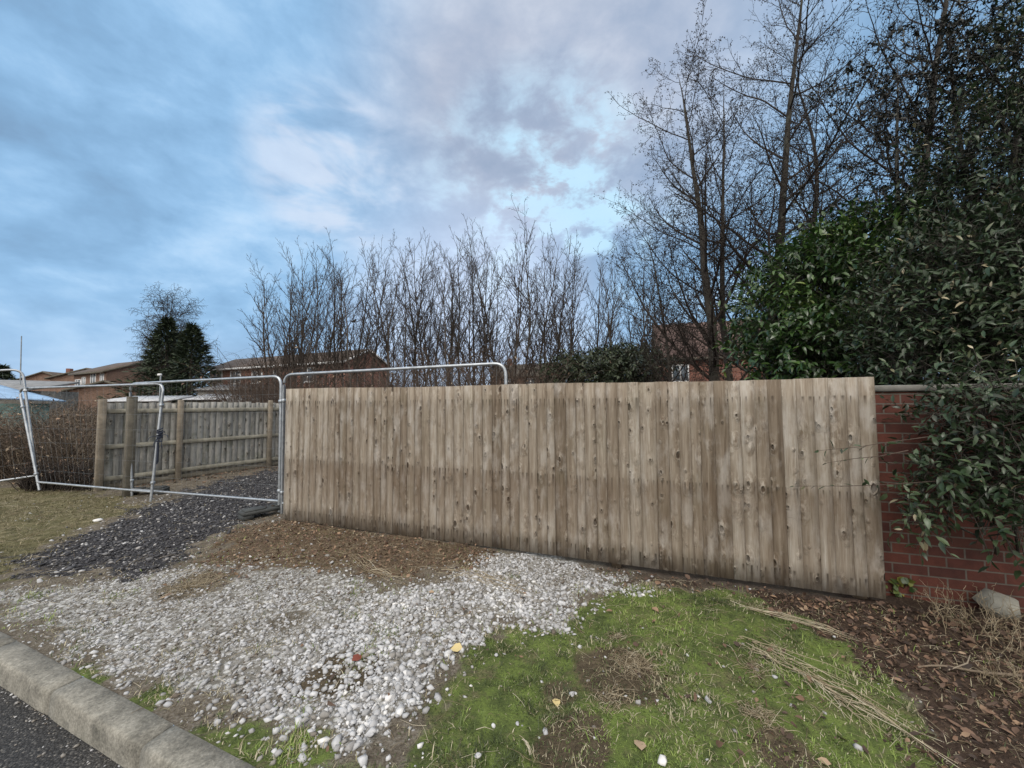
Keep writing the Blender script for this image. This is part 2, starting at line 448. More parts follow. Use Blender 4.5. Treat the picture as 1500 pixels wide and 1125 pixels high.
M_ROOFG = roof_mat('grey_brown_roof_tiles', (.10, .088, .075))

def bark(name, lo, hi, lichen=None):
    m, n, b = mat(name); c = n.coord('Object')
    f = n.noise(n.map(c, (1, 1, .25)), 14., 6., .65, .4)
    k = n.ramp(f*.75+n.attr('tint')*.25, [(.25, lo), (.75, hi)])
    if lichen: k = n.mix(n.noise(c, 5., 5., .6).ss(.5, .68)*.6, k, lichen)
    n.put(b.inputs['Base Color'], k); b.inputs['Roughness'].default_value = .9; b.inputs['Specular IOR Level'].default_value = .2
    return m
M_BARK = bark('dark_bare_bark', (.030, .026, .023), (.10, .085, .072))
M_BARKG = bark('lichened_bark', (.028, .025, .022), (.085, .076, .065), (.10, .105, .085))
M_TWIG = bark('dark_twig', (.022, .018, .016), (.062, .051, .044))
M_ROWTWIG = bark('grey_brown_twig', (.034, .028, .025), (.095, .078, .066))
M_TWIGB = bark('brown_twig', (.045, .032, .026), (.12, .092, .075))
M_BRAMBLE = tintmat('bramble_stem', [(0, (.05, .036, .026)), (.5, (.105, .078, .056)), (.85, (.16, .125, .09)), (1, (.26, .22, .17))], .85)
M_CONIFER = tintmat('conifer_green', [(0, (.010, .017, .009)), (.6, (.026, .044, .019)), (1, (.060, .080, .034))], .7)
M_LAUREL = tintmat('laurel_leaf', [(0, (.014, .036, .010)), (.5, (.036, .080, .018)), (.85, (.080, .145, .032)), (1, (.14, .19, .05))], .30, .12, .6)
M_DARKLEAF = tintmat('dark_glossy_leaf', [(0, (.012, .022, .010)), (.4, (.027, .050, .021)), (.75, (.050, .083, .038)), (.92, (.092, .125, .064)), (.975, (.14, .155, .085)), (1, (.36, .31, .20))], .38, .10, .5)
M_BUSHLEAF = tintmat('grey_green_leaf', [(0, (.012, .02, .009)), (.6, (.035, .052, .022)), (1, (.075, .095, .045))], .45, .1)
M_UPLEAF = tintmat('dusky_leaf', [(0, (.007, .008, .007)), (.6, (.018, .022, .016)), (1, (.05, .055, .042))], .5, .08)
M_IVY = tintmat('ivy_leaf', [(0, (.03, .06, .02)), (.6, (.12, .16, .04)), (1, (.32, .30, .07))], .4, .1)
M_STRAW = tintmat('dry_straw', [(0, (.10, .075, .045)), (.45, (.24, .19, .12)), (.8, (.40, .34, .24)), (1, (.55, .50, .39))], .8)
M_LITTER = tintmat('dead_leaf', [(0, (.030, .020, .015)), (.35, (.085, .052, .036)), (.6, (.155, .092, .060)), (.85, (.27, .18, .115)), (1, (.44, .35, .25))], .75)
M_MOSS = tintmat('moss_blade', [(0, (.050, .066, .026)), (.3, (.105, .145, .044)), (.62, (.175, .255, .056)), (.90, (.30, .385, .105)), (.94, (.29, .26, .16)), (1, (.54, .49, .36))], .75, .2)
M_OLIVE = tintmat('olive_grass', [(0, (.055, .054, .028)), (.4, (.125, .116, .058)), (.7, (.225, .195, .115)), (1, (.40, .35, .24))], .75, .15)
M_STONE = None
def stone_mat():
    m, n, b = mat('limestone_chipping'); c = n.coord('Object')
    k = n.ramp(n.attr('tint'), [(0, (.13, .11, .09)), (.10, (.24, .225, .20)), (.3, (.31, .31, .31)), (.6, (.44, .45, .465)), (.88, (.56, .57, .585)), (1, (.72, .72, .71))])
    k = n.mix(.7, k, n.ramp(n.noise(c, 45., 5., .7), [(.3, (.68, .68, .70)), (.7, (1.12, 1.1, 1.08))]), 'MULTIPLY')
    n.put(b.inputs['Base Color'], k); b.inputs['Roughness'].default_value = .85; b.inputs['Specular IOR Level'].default_value = .3
    return m
M_STONE = stone_mat()
M_DARKSTONE = tintmat('dark_planing', [(0, (.026, .026, .030)), (.6, (.068, .068, .077)), (.88, (.13, .13, .135)), (.95, (.26, .25, .245)), (1, (.42, .41, .40))], .8)
M_ROCK = simple('grey_rock', (.26, .255, .22), .9, var=.45, scale=7, bump=.8)

# ---------------------------------------------------------------- the ground and its zones
K0, K1 = G(0, 925)[:2], G(375, 1125)[:2]             # back edge of the kerb
KD = (K1-K0)/np.linalg.norm(K1-K0); KN = np.array([-KD[1], KD[0]])   # along the kerb (towards the right), away from the road
KERB_W, ROAD_Z = .145, -.125

def poly(pix): return np.array([G(*p)[:2] for p in pix])
def sdist(P, x, y):                                   # signed distance, inside positive
    d = np.full(x.shape, 1e9); ins = np.zeros(x.shape, bool)
    for a, b in zip(P, np.roll(P, -1, 0)):
        e = b-a; t = np.clip(((x-a[0])*e[0]+(y-a[1])*e[1])/(e@e+1e-12), 0, 1)
        d = np.minimum(d, np.hypot(x-a[0]-t*e[0], y-a[1]-t*e[1]))
        c = ((a[1] > y) != (b[1] > y)); xi = a[0]+(y-a[1])/(b[1]-a[1]+1e-12)*e[0]
        ins ^= c & (x < xi)
    return np.where(ins, d, -d)
Z_GRAVEL = poly([(-160, 850), (-60, 905), (0, 915), (60, 950), (170, 985), (280, 1045), (370, 1085), (470, 1122), (560, 1110), (605, 1030), (650, 975), (700, 920), (745, 895), (810, 915),
                 (860, 868), (945, 846), (900, 832), (800, 812), (735, 803), (700, 822), (640, 858), (560, 872), (520, 845), (430, 825), (330, 822), (240, 835), (130, 850), (40, 858)])
Z_DARK = poly([(640, 668), (470, 676), (380, 690), (300, 712), (215, 742), (140, 775), (50, 808), (30, 832), (120, 846), (230, 832), (300, 800), (350, 768), (400, 745), (470, 720), (640, 690)])
Z_BROWN = poly([(395, 762), (330, 775), (285, 800), (300, 822), (380, 832), (480, 836), (600, 845), (680, 828), (740, 806), (700, 796), (560, 775), (430, 755)])
Z_LEAF = poly([(1120, 868), (1190, 905), (1260, 950), (1310, 985), (1345, 1040), (1390, 1090), (1420, 1180), (1900, 1300), (1900, 880), (1500, 862), (1300, 868)])
Z_OLIVE = poly([(-500, 742), (-600, 860), (-160, 850), (0, 852), (40, 815), (130, 775), (215, 742), (190, 724), (60, 715), (-100, 712)])
SOIL = [(905, 985, .30, .8), (835, 1085, .22, .9), (1150, 1105, .16, .9), (505, 985, .24, .95), (455, 1000, .2, .7), (600, 925, .25, .5), (330, 940, .25, .5), (420, 910, .2, .6), (820, 1010, .13, .7)]
STRAWY = [(290, 855, .33, 1.), (905, 940, .12, .8), (930, 975, .16, 1.), (900, 1020, .12, .7), (1100, 980, .12, .7), (1110, 1055, .12, .9), (1010, 900, .3, .4), (640, 905, .3, .4), (760, 860, .2, .6)]
def spots(L, x, y):
    wv = np.zeros(x.shape)
    for px, py, r, a in L:
        c = G(px, py); d = np.hypot(x-c[0], (y-c[1])*1.0)/r
        wv = np.maximum(wv, a*sstep(1.25, .55, d+.6*(fbm(x, y, 6, 5)-.5)))
    return wv
FA, FB = G(416, 762)[:2], G(1297, 880)[:2]            # foot of the long fence
FD = (FB-FA)/np.linalg.norm(FB-FA); FN = np.array([FD[1], -FD[0]])    # towards the road
Z_MOSS = poly([(640, 985), (700, 925), (800, 918), (862, 872), (950, 846), (1100, 862), (1225, 885), (1275, 950), (1345, 1010), (1410, 1100), (1440, 1200), (560, 1200), (600, 1040)])
def zones(x, y):
    nz = fbm(x, y, 2.2, 11)-.5; nz2 = fbm(x, y, 7., 12)-.5; nz3 = fbm(x, y, 24., 13, 3)-.5
    j = nz*.55+nz2*.50+nz3*.22
    z = {}
    z['leaf'] = sstep(-.22, .22, sdist(Z_LEAF, x, y)+j*1.1)
    z['gravel'] = sstep(-.16, .18, sdist(Z_GRAVEL, x, y)+j*.8)
    z['dark'] = sstep(-.28, .34, sdist(Z_DARK, x, y)+j*1.3)
    z['brown'] = sstep(-.22, .3, sdist(Z_BROWN, x, y)+j*1.2)
    z['olive'] = sstep(-.3, .3, sdist(Z_OLIVE, x, y)+j*1.2)
    patch = sstep(.52, .74, fbm(x, y, 2.6, 17)+nz3*.3)*.38
    z['soil'] = np.maximum(spots(SOIL, x, y)*.85, patch); z['straw'] = spots(STRAWY, x, y)
    t = (x-FA[0])*FN[0]+(y-FA[1])*FN[1]               # behind the fence: rough brown ground
    beh = sstep(.1, -.5, t)*sstep(-3.6, -3.0, x)+sstep(9, 11, y)
    z['brown'] = np.clip(np.maximum(z['brown'], np.clip(beh, 0, 1)*.8), 0, 1)
    z['brown'] = z['brown']*(1-z['dark'])
    far = sstep(3.6, 4.9, np.hypot(x, y))             # the chippings thin out towards the track
    z['gravel'] = z['gravel']*(1-.6*z['dark'])*(1-.75*z['brown'])*(1-.55*z['soil'])*(1-.6*z['straw'])*(1-.25*far)
    kt = (x-K0[0])*KN[0]+(y-K0[1])*KN[1]
    edge = sstep(.30, .02, kt+nz2*.5)                 # moss creeping along the kerb
    z['gravel'] = z['gravel']*(1-.75*edge)
    mo = sstep(-.14, .16, sdist(Z_MOSS, x, y)+j*.8)
    z['moss'] = np.clip(mo*(1-z['gravel'])*(1-z['leaf'])*(1-.8*z['soil']), 0, 1)
    z['moss'] = np.maximum(z['moss'], edge*.75*sstep(.40, .55, fbm(x, y, 3., 19)))
    z['moss'] = np.maximum(z['moss'], .55*sstep(.55, .66, fbm(x, y, 4.2, 23))*z['gravel'])
    z['leaf'] = np.clip(np.maximum(z['leaf'], sstep(.5, 1.1, x)*(1-z['moss']-z['gravel'])*.5), 0, 1)
    z['dirt'] = np.clip(1-z['moss']-z['gravel']-z['leaf']-z['olive']-z['brown']-z['dark'], 0, 1)
    return z
def height(x, y):
    x = np.asarray(x, float); y = np.asarray(y, float)
    near = sstep(16, 8, np.hypot(x, y))
    h = (fbm(x, y, .9, 3)-.5)*.07+(fbm(x, y, 5., 4)-.5)*.04+(fbm(x, y, 14., 6)-.5)*.028
    kt = (x-K0[0])*KN[0]+(y-K0[1])*KN[1]
    h = h*sstep(0, .35, kt)*near
    t = (x-FA[0])*FN[0]+(y-FA[1])*FN[1]
    s = ((x-FA[0])*FD[0]+(y-FA[1])*FD[1])
    h = h-.045*np.exp(-(t/.5)**2)*sstep(2.5, 5., s)*near      # a dip under the right end of the fence
    return h-.004
def nonuni(lo, hi, step, far):
    a = list(np.arange(lo, hi+1e-6, step)); d = step; v = a[-1]
    r = []
    while v < far: d *= 1.35; v += d; r.append(v)
    d = step; v = a[0]; l = []
    while v > -far: d *= 1.35; v -= d; l.append(v)
    return l[::-1], a, r
l_, a_, r_ = nonuni(-7.5, 7.0, .045, 2500); sv = np.array(l_+a_+r_)
_, a_, r_ = nonuni(0, 8.5, .045, 2500); tv = np.array(a_+r_)
SS, TT = np.meshgrid(sv, tv)
kc = K0+KD*2.0
gx = kc[0]+KD[0]*SS+KN[0]*TT; gy = kc[1]+KD[1]*SS+KN[1]*TT
ns_, nt_ = len(sv), len(tv)
gz = height(gx, gy)
gi = np.arange(ns_*nt_).reshape(nt_, ns_)
gF = np.stack([gi[:-1, :-1], gi[:-1, 1:], gi[1:, 1:], gi[1:, :-1]], -1).reshape(-1, 4)

def ground_mat():
    m, n, b = mat('verge_ground'); p = n.geo('Position')
    za = n.attr('zone_a', 'Color'); zb = n.attr('zone_b', 'Color'); ms, so, sw = n.sep(n.attr('zone_c', 'Color'))
    gr, dk, br = n.sep(za); lf, ol, di = n.sep(zb)
    f1 = n.noise(p, 9., 6., .65); f2 = n.noise(p, 60., 4., .7); f3 = n.noise(p, 2.2, 4., .6)
    soil = n.ramp(f2*.6+f1*.4, [(.3, (.032, .025, .017)), (.5, (.080, .064, .043)), (.7, (.16, .13, .085))])
    moss = n.ramp(f1*.5+f2*.3+f3*.2, [(.34, (.034, .048, .018)), (.47, (.085, .112, .036)), (.56, (.130, .176, .046)), (.68, (.18, .23, .075))])
    dirt = n.ramp(f2*.65+f1*.35, [(.30, (.045, .036, .027)), (.48, (.125, .107, .083)), (.62, (.22, .20, .17)), (.74, (.36, .34, .31))])
    moss = n.mix(n.noise(p, 5.5, 6., .75).ss(.50, .66)*.65, moss, n.ramp(f2, [(.3, (.065, .056, .034)), (.7, (.21, .18, .11))]))
    olive = n.ramp(f1*.55+f2*.25+f3*.2, [(.36, (.045, .042, .022)), (.48, (.11, .103, .052)), (.60, (.20, .175, .105))])
    stone = n.voro(p, 30., out='Color'); sr, _, _ = n.sep(stone)
    grav = n.mix(n.voro(p, 30.).ss(.35, .75), n.ramp(sr, [(0, (.20, .19, .17)), (.6, (.40, .40, .39)), (1, (.58, .58, .57))]), (.17, .16, .14))
    dark = n.mix(n.voro(p, 55.).ss(.3, .8), n.ramp(n.sep(n.voro(p, 55., out='Color'))[0], [(0, (.03, .03, .035)), (.85, (.075, .075, .083)), (1, (.25, .24, .23))]), (.022, .021, .022))
    brown = n.ramp(f2*.6+f1*.4, [(.30, (.045, .033, .023)), (.5, (.12, .088, .06)), (.7, (.23, .18, .125))])
    leaf = n.ramp(f2*.6+f1*.4, [(.30, (.020, .014, .011)), (.5, (.055, .038, .029)), (.7, (.12, .085, .06))])
    e = f2*.5-.25
    c = dirt
    for msk, col in ((ms, moss), (ol, olive), (gr, grav), (dk, dark), (br, brown), (lf, leaf), (so, soil)):
        c = n.mix((msk+e).ss(.30, .62), c, col)
    n.put(b.inputs['Base Color'], c); b.inputs['Roughness'].default_value = .95; b.inputs['Specular IOR Level'].default_value = .15
    n.put(b.inputs['Normal'], n.bump(f2*.6+f1*.5, .9, .03))
    return m
zg = zones(gx.ravel(), gy.ravel())
ground = mk('ground', np.stack([gx, gy, gz], -1).reshape(-1, 3), gF, ground_mat(), smooth=True); tag(ground, kind='structure')
for nm, ks in (('zone_a', ('gravel', 'dark', 'brown')), ('zone_b', ('leaf', 'olive', 'dirt')), ('zone_c', ('moss', 'soil', 'straw'))):
    a = ground.data.attributes.new(nm, 'FLOAT_COLOR', 'POINT')
    c = np.ones((len(gx.ravel()), 4), np.float32)
    for i, k in enumerate(ks): c[:, i] = zg[k]
    a.data.foreach_set('color', c.ravel())

# road
def road_mat():
    m, n, b = mat('asphalt'); p = n.geo('Position')
    v = n.voro(p, 95., out='Color'); r, g, _ = n.sep(v)
    c = n.ramp(r, [(0, (.022, .022, .024)), (.55, (.046, .046, .048)), (.88, (.085, .084, .082)), (1, (.20, .19, .175))])
    c = n.mix(n.voro(p, 95.).ss(.35, .8), c, (.016, .016, .017))
    c = n.mix(n.noise(p, 2.5, 5., .65).ss(.45, .75)*.4, c, (.085, .078, .068))
    n.put(b.inputs['Base Color'], c); b.inputs['Roughness'].default_value = .8
    n.put(b.inputs['Normal'], n.bump(n.voro(p, 95.)*-1.+n.noise(p, 200., 3., .7)*.4, 1., .012))
    return m
e0 = K0-KN*(KERB_W-.01)
rq = np.array([[*(e0-KD*2500), ROAD_Z], [*(e0-KD*2500-KN*2500), ROAD_Z], [*(e0+KD*2500-KN*2500), ROAD_Z], [*(e0+KD*2500), ROAD_Z]])
tag(mk('road', rq, np.array([[0, 1, 2, 3]]), road_mat()), kind='structure')

# kerb: concrete units, each one a thing
def kerb_mat():
    m, n, b = mat('kerb_concrete'); p = n.geo('Position')
    f = n.noise(p, 5., 6., .7); f2 = n.noise(p, 70., 4., .7); lx, ly, lz = n.sep(p)
    c = n.ramp(f*.55+f2*.45, [(.36, (.085, .082, .070)), (.5, (.22, .21, .18)), (.64, (.37, .355, .31))])
    c = n.mix(n.noise(p, 2.2, 5., .7).ss(.52, .7)*.45, c, (.075, .078, .055))
    c = n.mix(lz.ss(ROAD_Z, ROAD_Z+.045, 1., 0.)*.0+n.noise(p, 9., 4., .7).ss(.55, .7)*.35, c, (.06, .062, .06))
    n.put(b.inputs['Base Color'], c); b.inputs['Roughness'].default_value = .9
    n.put(b.inputs['Normal'], n.bump(f2+f*.5, .6, .008))
    return m
M_KERB = kerb_mat()
KL = .915
prof = np.array([(0.0, -.30), (0.0, -.010), (.004, 0.0), (.118, 0.0), (.130, -.004), (.137, -.012), (.1425, -.04), (.145, -.30)])   # across towards the road, height
def kerb_unit(s0):
    L = KL-.014; xs = np.linspace(0, L, 9); V = []
    r = rng(int(abs(s0*100))+5)
    for x in xs:
        inset = .005 if x in (xs[0], xs[-1]) else 0
        for (t, z) in prof:
            zz = z-inset*(z > -.1)+r.normal(0, .0012)*(z > -.1); V.append((*(K0+KD*(s0+x)-KN*(t-inset*(t > .1)+r.normal(0, .001))), zz+.006))
    V = np.array(V); n = len(prof); F = []
    for i in range(8):
        for j in range(n-1): F.append((i*n+j, i*n+j+1, (i+1)*n+j+1, (i+1)*n+j))
    caps = np.array([list(range(n))[::-1], [8*n+i for i in range(n)]])
    return mk('kerb_stone', V, [np.array(F), caps], M_KERB, smooth=False)
j0 = (G(237, 1075)[:2]-K0)@KD
for i in range(-6, 8):
    o = kerb_unit(j0+i*KL)
    lab = {-1: 'grey concrete kerb stone in the bottom left corner, nearest whole one beside the asphalt', 0: 'concrete kerb stone at the bottom edge of the photo, nearest to the viewer'}.get(i, 'weathered concrete kerb stone farther along the asphalt road edge')
    tag(o, lab, 'kerb', 'kerb stones along the road')

# ---------------------------------------------------------------- the long close-boarded fence
def boards(e0, ed, en, s0, s1, width, ztop, zbot, rg, overlap=.012, thick=(.007, .0135), jit=.0016, topf=None):
    V, F, T, UW, UL = [], [], [], [], []; n = 0; s = s0
    while s < s1-1e-3:
        wd = min(width*(1+rg.normal(0, .12)), s1-s)
        if s1-s-wd < width*.35: wd = s1-s
        a, b = s-overlap, s+wd
        zt = (topf(s) if topf else ztop)+rg.normal(0, jit); zb = zbot(s) if callable(zbot) else zbot
        zb += rg.normal(0, jit*.5)
        t = np.clip(rg.normal(.5, .24), 0, 1); off = rg.random()*40; rr = rg.random(); lean = rg.normal(0, .0015)
        nz = 9
        for z in np.linspace(zb, zt, nz):
            cup = rg.normal(0, .0012)
            for (q, d, l) in ((a, thick[0]*.0-.004, 0), (a, thick[0], 0), (b, thick[1]+cup, 1), (b, -.004, 1)):
                p = e0+ed*(q+lean*z)+en*d; V.append((p[0], p[1], z)); UW.append((off+q-a, z)); UL.append((l, rr)); T.append(t)
        for k in range(nz-1):
            for j in range(4): F.append((n+k*4+j, n+k*4+(j+1) % 4, n+(k+1)*4+(j+1) % 4, n+(k+1)*4+j))
        F.append((n+3, n+2, n+1, n)); m_ = n+(nz-1)*4; F.append((m_, m_+1, m_+2, m_+3)); n += nz*4
        s += wd
    return np.array(V), np.array(F), np.array(T), {'wood': np.array(UW), 'loc': np.array(UL)}

FLEN = np.linalg.norm(FB-FA)
zt_l, zt_r = at(418, 570, FA[1])[2], at(1275, 553, FB[1])[2]
fence = empty('board_fence', (*FA, 0), 'long new brown close-board timber fence closing the gap, nearest fence', 'fence')
rg = rng(21)
V, F, T, UV = boards(np.zeros(2), FD, FN, 0, FLEN, .108, 0, lambda s: .015, rg, topf=lambda s: zt_l+(zt_r-zt_l)*s/FLEN+.006*np.sin(s*2.1))
mk('board_panel', V, F, M_BOARD, fence, T, uvs=UV)
fax = frame((*FD, 0))
for zr in (1.62, .86, .20):
    mb = MB(); c = FD*FLEN/2-FN*.026; mb.box((c[0], c[1], zr), (FLEN-.1, .038, .085), fax); mb.build('rail', M_POST, fence)
for s in (.12, FLEN*.36, FLEN*.68, FLEN-.14):
    mb = MB(); c = FD*s-FN*.10; mb.box((c[0], c[1], .80), (.09, .09, 1.7), fax); mb.build('post', M_POST, fence)
# ---------------------------------------------------------------- brick wall continuing the line of the fence
WD = np.array([.8, -.264]); WD /= np.linalg.norm(WD); WN = np.array([WD[1], -WD[0]])
W0 = G(1287, 868)[:2]-WN*.03; WL = 5.0; WT = .215
WTOP = at(1330, 574, (W0+WD*.2)[1])[2]
def wall_box(name, e0, ed, en, L, T_, z0, z1, material, parent):
    c = [e0, e0+ed*L, e0+ed*L-en*T_, e0-en*T_]; V, F, U = [], [], []
    for k in range(4):
        a, b = c[k], c[(k+1) % 4]; l = np.linalg.norm(b-a); n = len(V)
        V += [(*a, z0), (*b, z0), (*b, z1), (*a, z1)]; U += [(0, z0), (l, z0), (l, z1), (0, z1)]; F.append((n, n+1, n+2, n+3))
    n = len(V); V += [(*q, z1) for q in c]; U += [(0, 0)]*4; F.append((n, n+1, n+2, n+3))
    return mk(name, np.array(V), np.array(F), material, parent, uvs={'wall': np.array(U)})
wall = empty('brick_wall', (*W0, 0), 'red brick garden wall with concrete coping right of the long fence', 'wall')
wall_box('brickwork', np.zeros(2), WD, WN, WL, WT, -.25, WTOP, M_BRICK, wall)
cope = MB(); wax = frame((*WD, 0))
for i in range(6):
    c = WD*(.42+i*.84)-WN*WT/2; cope.box((c[0], c[1], WTOP+.03), (.832, WT+.05, .055), wax, bev=.008)
cope.build('coping', M_COPE, wall)

# ---------------------------------------------------------------- old grey fence on the left
OA, OB = G(137, 719)[:2], G(391, 684)[:2]
OD = (OB-OA)/np.linalg.norm(OB-OA); ON = np.array([OD[1], -OD[0]])
if ON@(-OA) < 0: ON = -ON
OLEN = np.linalg.norm(OB-OA)+4.6
ofence = empty('weathered_fence', (*OA, 0), 'old grey weathered board fence with rails and posts, behind the wire panels', 'fence')
oax = frame((*OD, 0))
def otop(s): return at(137, 585, OA[1])[2]-.06
V, F, T, UV = boards(np.zeros(2), OD, ON, 0, OLEN, .125, 0, lambda s: .10, rng(5), overlap=-.004, thick=(.012, .014), jit=.012, topf=otop)
mk('board_panel', V, F, M_OLD, ofence, T, uvs=UV)
OT = otop(0)
for zr in (OT-.17, OT-.86, .20):
    mb = MB(); c = OD*OLEN/2+ON*.036
    mb.box((c[0], c[1], zr), (OLEN-.04, .040, .085), oax, bev=.006); mb.build('rail', M_RAIL, ofence)
s275 = (G(275, 706)[:2]-OA)@OD; s391 = (G(391, 684)[:2]-OA)@OD
for k, s in enumerate((0.04, s275, s391, s391+2.0, s391+4.0)):
    mb = MB(); c = OD*s+ON*.085; mb.box((c[0], c[1], (OT+.06)/2-.08), (.11 if k == 0 else .092, .092, OT+.06+.16), oax, bev=.008)
    mb.build('post', M_OPOST, ofence)
mb = MB(); c = OD*OLEN/2+ON*.01; mb.box((c[0], c[1], .03), (OLEN, .03, .14), oax); mb.build('gravel_board', M_DPOST, ofence)
# stray dark post in front of the old fence
dp = G(187, 727)[:2]
pz = at(184, 581, dp[1])[2]
mb = MB(); mb.box((dp[0], dp[1], pz/2-.1), (.13, .11, pz+.2), oax, bev=.01)
tag(mb.build('timber_post', M_DPOST), 'dark brown timber post standing in front of the old grey fence', 'post')

# ---------------------------------------------------------------- steel mesh site panels
def wire_panel(name, bl, br, tr, tl, label, corner=.16, parent_z=0, mesh_seed=1, gapx=.12, gapz=.26, shaky=0.):
    bl, br, tr, tl = [np.asarray(p, float) for p in (bl, br, tr, tl)]
    root = empty(name, bl, label, 'fence panel', 'steel mesh site panels')
    o = bl.copy(); L = lambda p: p-o
    mid = L(bl)*.5+L(br)*.5
    def q(u, v): return L(bl)*(1-u)*(1-v)+L(br)*u*(1-v)+L(tr)*u*v+L(tl)*(1-u)*v
    up = (tl-bl)/np.linalg.norm(tl-bl); upr = (tr-br)/np.linalg.norm(tr-br)
    path = round_path([L(bl)-up*.12, L(tl), L(tr), L(br)-upr*.12], corner, 7)
    path = np.concatenate([[path[0]], *[path[i:i+1] for i in range(1, len(path))]])
    V, Fq, T = tube_arrays([(path, np.full(len(path), .0205))], 12)
    mk('tube_frame', V, Fq, M_GALV, root, T, smooth=True)
    a, b = q(0, .02), q(1, .02)
    rail = np.array([a*(1-t)+b*t for t in np.linspace(0, 1, 5)])
    V, Fq, T = tube_arrays([(rail, np.full(5, .0185))], 10); mk('bottom_rail', V, Fq, M_GALV, root, T, smooth=True)
    width = np.linalg.norm(br-bl); hgt = np.linalg.norm(tl-bl)
    ps = []; r = rng(mesh_seed)
    nu = int(width/gapx); nv = int(hgt/gapz)
    for i in range(1, nu): ps.append((np.array([q(i/nu, v) for v in np.linspace(.02, .985, 6)]), np.full(6, .0007)))
    for j in range(1, nv): ps.append((np.array([q(u, j/nv) for u in np.linspace(.0, 1., 8)]), np.full(8, .0008)))
    V, Fq, T = tube_arrays(ps, 4); mk('wire_mesh', V, Fq, M_WIRE, root, T)
    # little welded lugs with collars on the uprights
    ax = frame(br-bl)
    for u in (0, 1):
        for v in (.10, .80): lug = MB(); lug.box(q(u, v), (.052, .052, .05), ax, bev=.006); lug.build('collar', M_GALV, root)
    return root
def foot_block(c, d, label, L=.72):
    root = empty('fence_foot', (*c, 0), label, 'fence foot', 'feet of the site panels')
    ax = frame((*d, 0)); mb = MB()
    # a rubber block: raised body with hand holes and two legs below
    for sgn in (-1, 1): mb.box((*(np.array(d)*sgn*(L/2-.07)), .03), (.14, .215, .06), ax, bev=.008)
    mb.box((0, 0, .083), (L, .22, .05), ax, bev=.012)
    for sgn in (-1, 1): mb.box((*(np.array(d)*sgn*L*.27), .116), (L*.36, .19, .022), ax, bev=.006)
    mb.build('block', M_FOOT, root)
    for q in (-.1, -.05, .05, .1): sk = MB(); sk.box((*(np.array(d)*q), .112), (.036, .05, .012), ax); sk.build('socket', M_NAIL, root)
    return root
# panel A: across the track; panel B behind the long fence; panel C leans in front of the old fence; panel D runs off to the left
dA = G(409, 752)[:2]; dAl = G(190, 727)[:2]
A_bl, A_br = at(193, 720, dAl[1]), at(409, 738, dA[1])
A_tl, A_tr = at(191, 562, dAl[1]), at(412, 551, dA[1])
wire_panel('site_panel', A_bl, A_br, A_tr, A_tl, 'upright steel mesh panel across the dark track, left of the long fence', mesh_seed=3)
BD = FD; dBr = 4.62
B_bl = at(413, 741, dA[1]-.02); B_tl = at(416.5, 549, dA[1]-.02); B_tr = at(741, 532, dBr); B_br = B_tr.copy(); B_br[2] = .14
wire_panel('site_panel', B_bl, B_br, B_tr, B_tl, 'steel mesh panel standing behind the long fence, only its top rail shows', mesh_seed=4)
YC = G(222, 734)[1]; YCl = 7.2
C_bl, C_br, C_tr, C_tl = at(56, 709, YCl), at(222, 724, YC), at(240, 562, YC+.1), at(28, 569, YCl+.2)
wire_panel('site_panel', C_bl, C_br, C_tr, C_tl, 'leaning steel mesh panel between the bramble thicket and the blue strap', mesh_seed=5)
D_br, D_tr = at(54, 700, YCl+.12), at(33, 541, YCl+.1)
D_bl, D_tl = at(-260, 745, 6.0), at(-270, 556, 6.0)
wire_panel('site_panel', D_bl, D_br, D_tr, D_tl, 'steel mesh panel running out of the photo at the far left', mesh_seed=6)
foot_block(G(392, 755)[:2]+np.array([-.02, .06]), unit(np.array([.62, .78])), 'dark rubber fence foot under the wire panels beside the long fence')
foot_block(G(203, 727)[:2]+np.array([0, .15]), unit(np.array([.95, .3])), 'dark fence foot half hidden below the dark post', .6)
# ratchet strap tied round the upright of panel C
st = empty('ratchet_strap', at(234, 640, YC), 'dark blue strap knotted round the upright of the leaning panel', 'strap')
r = rng(8); ps = []
o = at(234, 640, YC)
for k in range(9):
    a = r.random()*6.28; zc = r.normal(0, .05)
    th = np.linspace(0, 2*pi, 10)+a
    ps.append((np.stack([np.cos(th)*.035+r.normal(0, .004), np.sin(th)*.035, zc+np.linspace(0, r.normal(0, .05), 10)], 1), np.full(10, .010)))
for k in range(7):
    d = unit(r.normal(0, 1, 3)); ps.append((np.stack([d*.03, d*.08+[0, 0, .02], d*.13-[0, 0, .01], d*.15-[0, 0, .06]]), np.array([.008, .007, .006, .004])))
V, Fq, T = tube_arrays(ps, 5); mk('knot', V, Fq, M_STRAP, st, T)
tail = np.array([at(231.5, 648, YC-.03), at(231, 662, YC-.035), at(230.5, 676, YC-.03), at(229.5, 680, YC-.03)])-o
V, Fq, T = tube_arrays([(tail, np.array([.016, .018, .017, .008]))], 6); mk('hanging_end', V, Fq, M_STRAP, st, T)

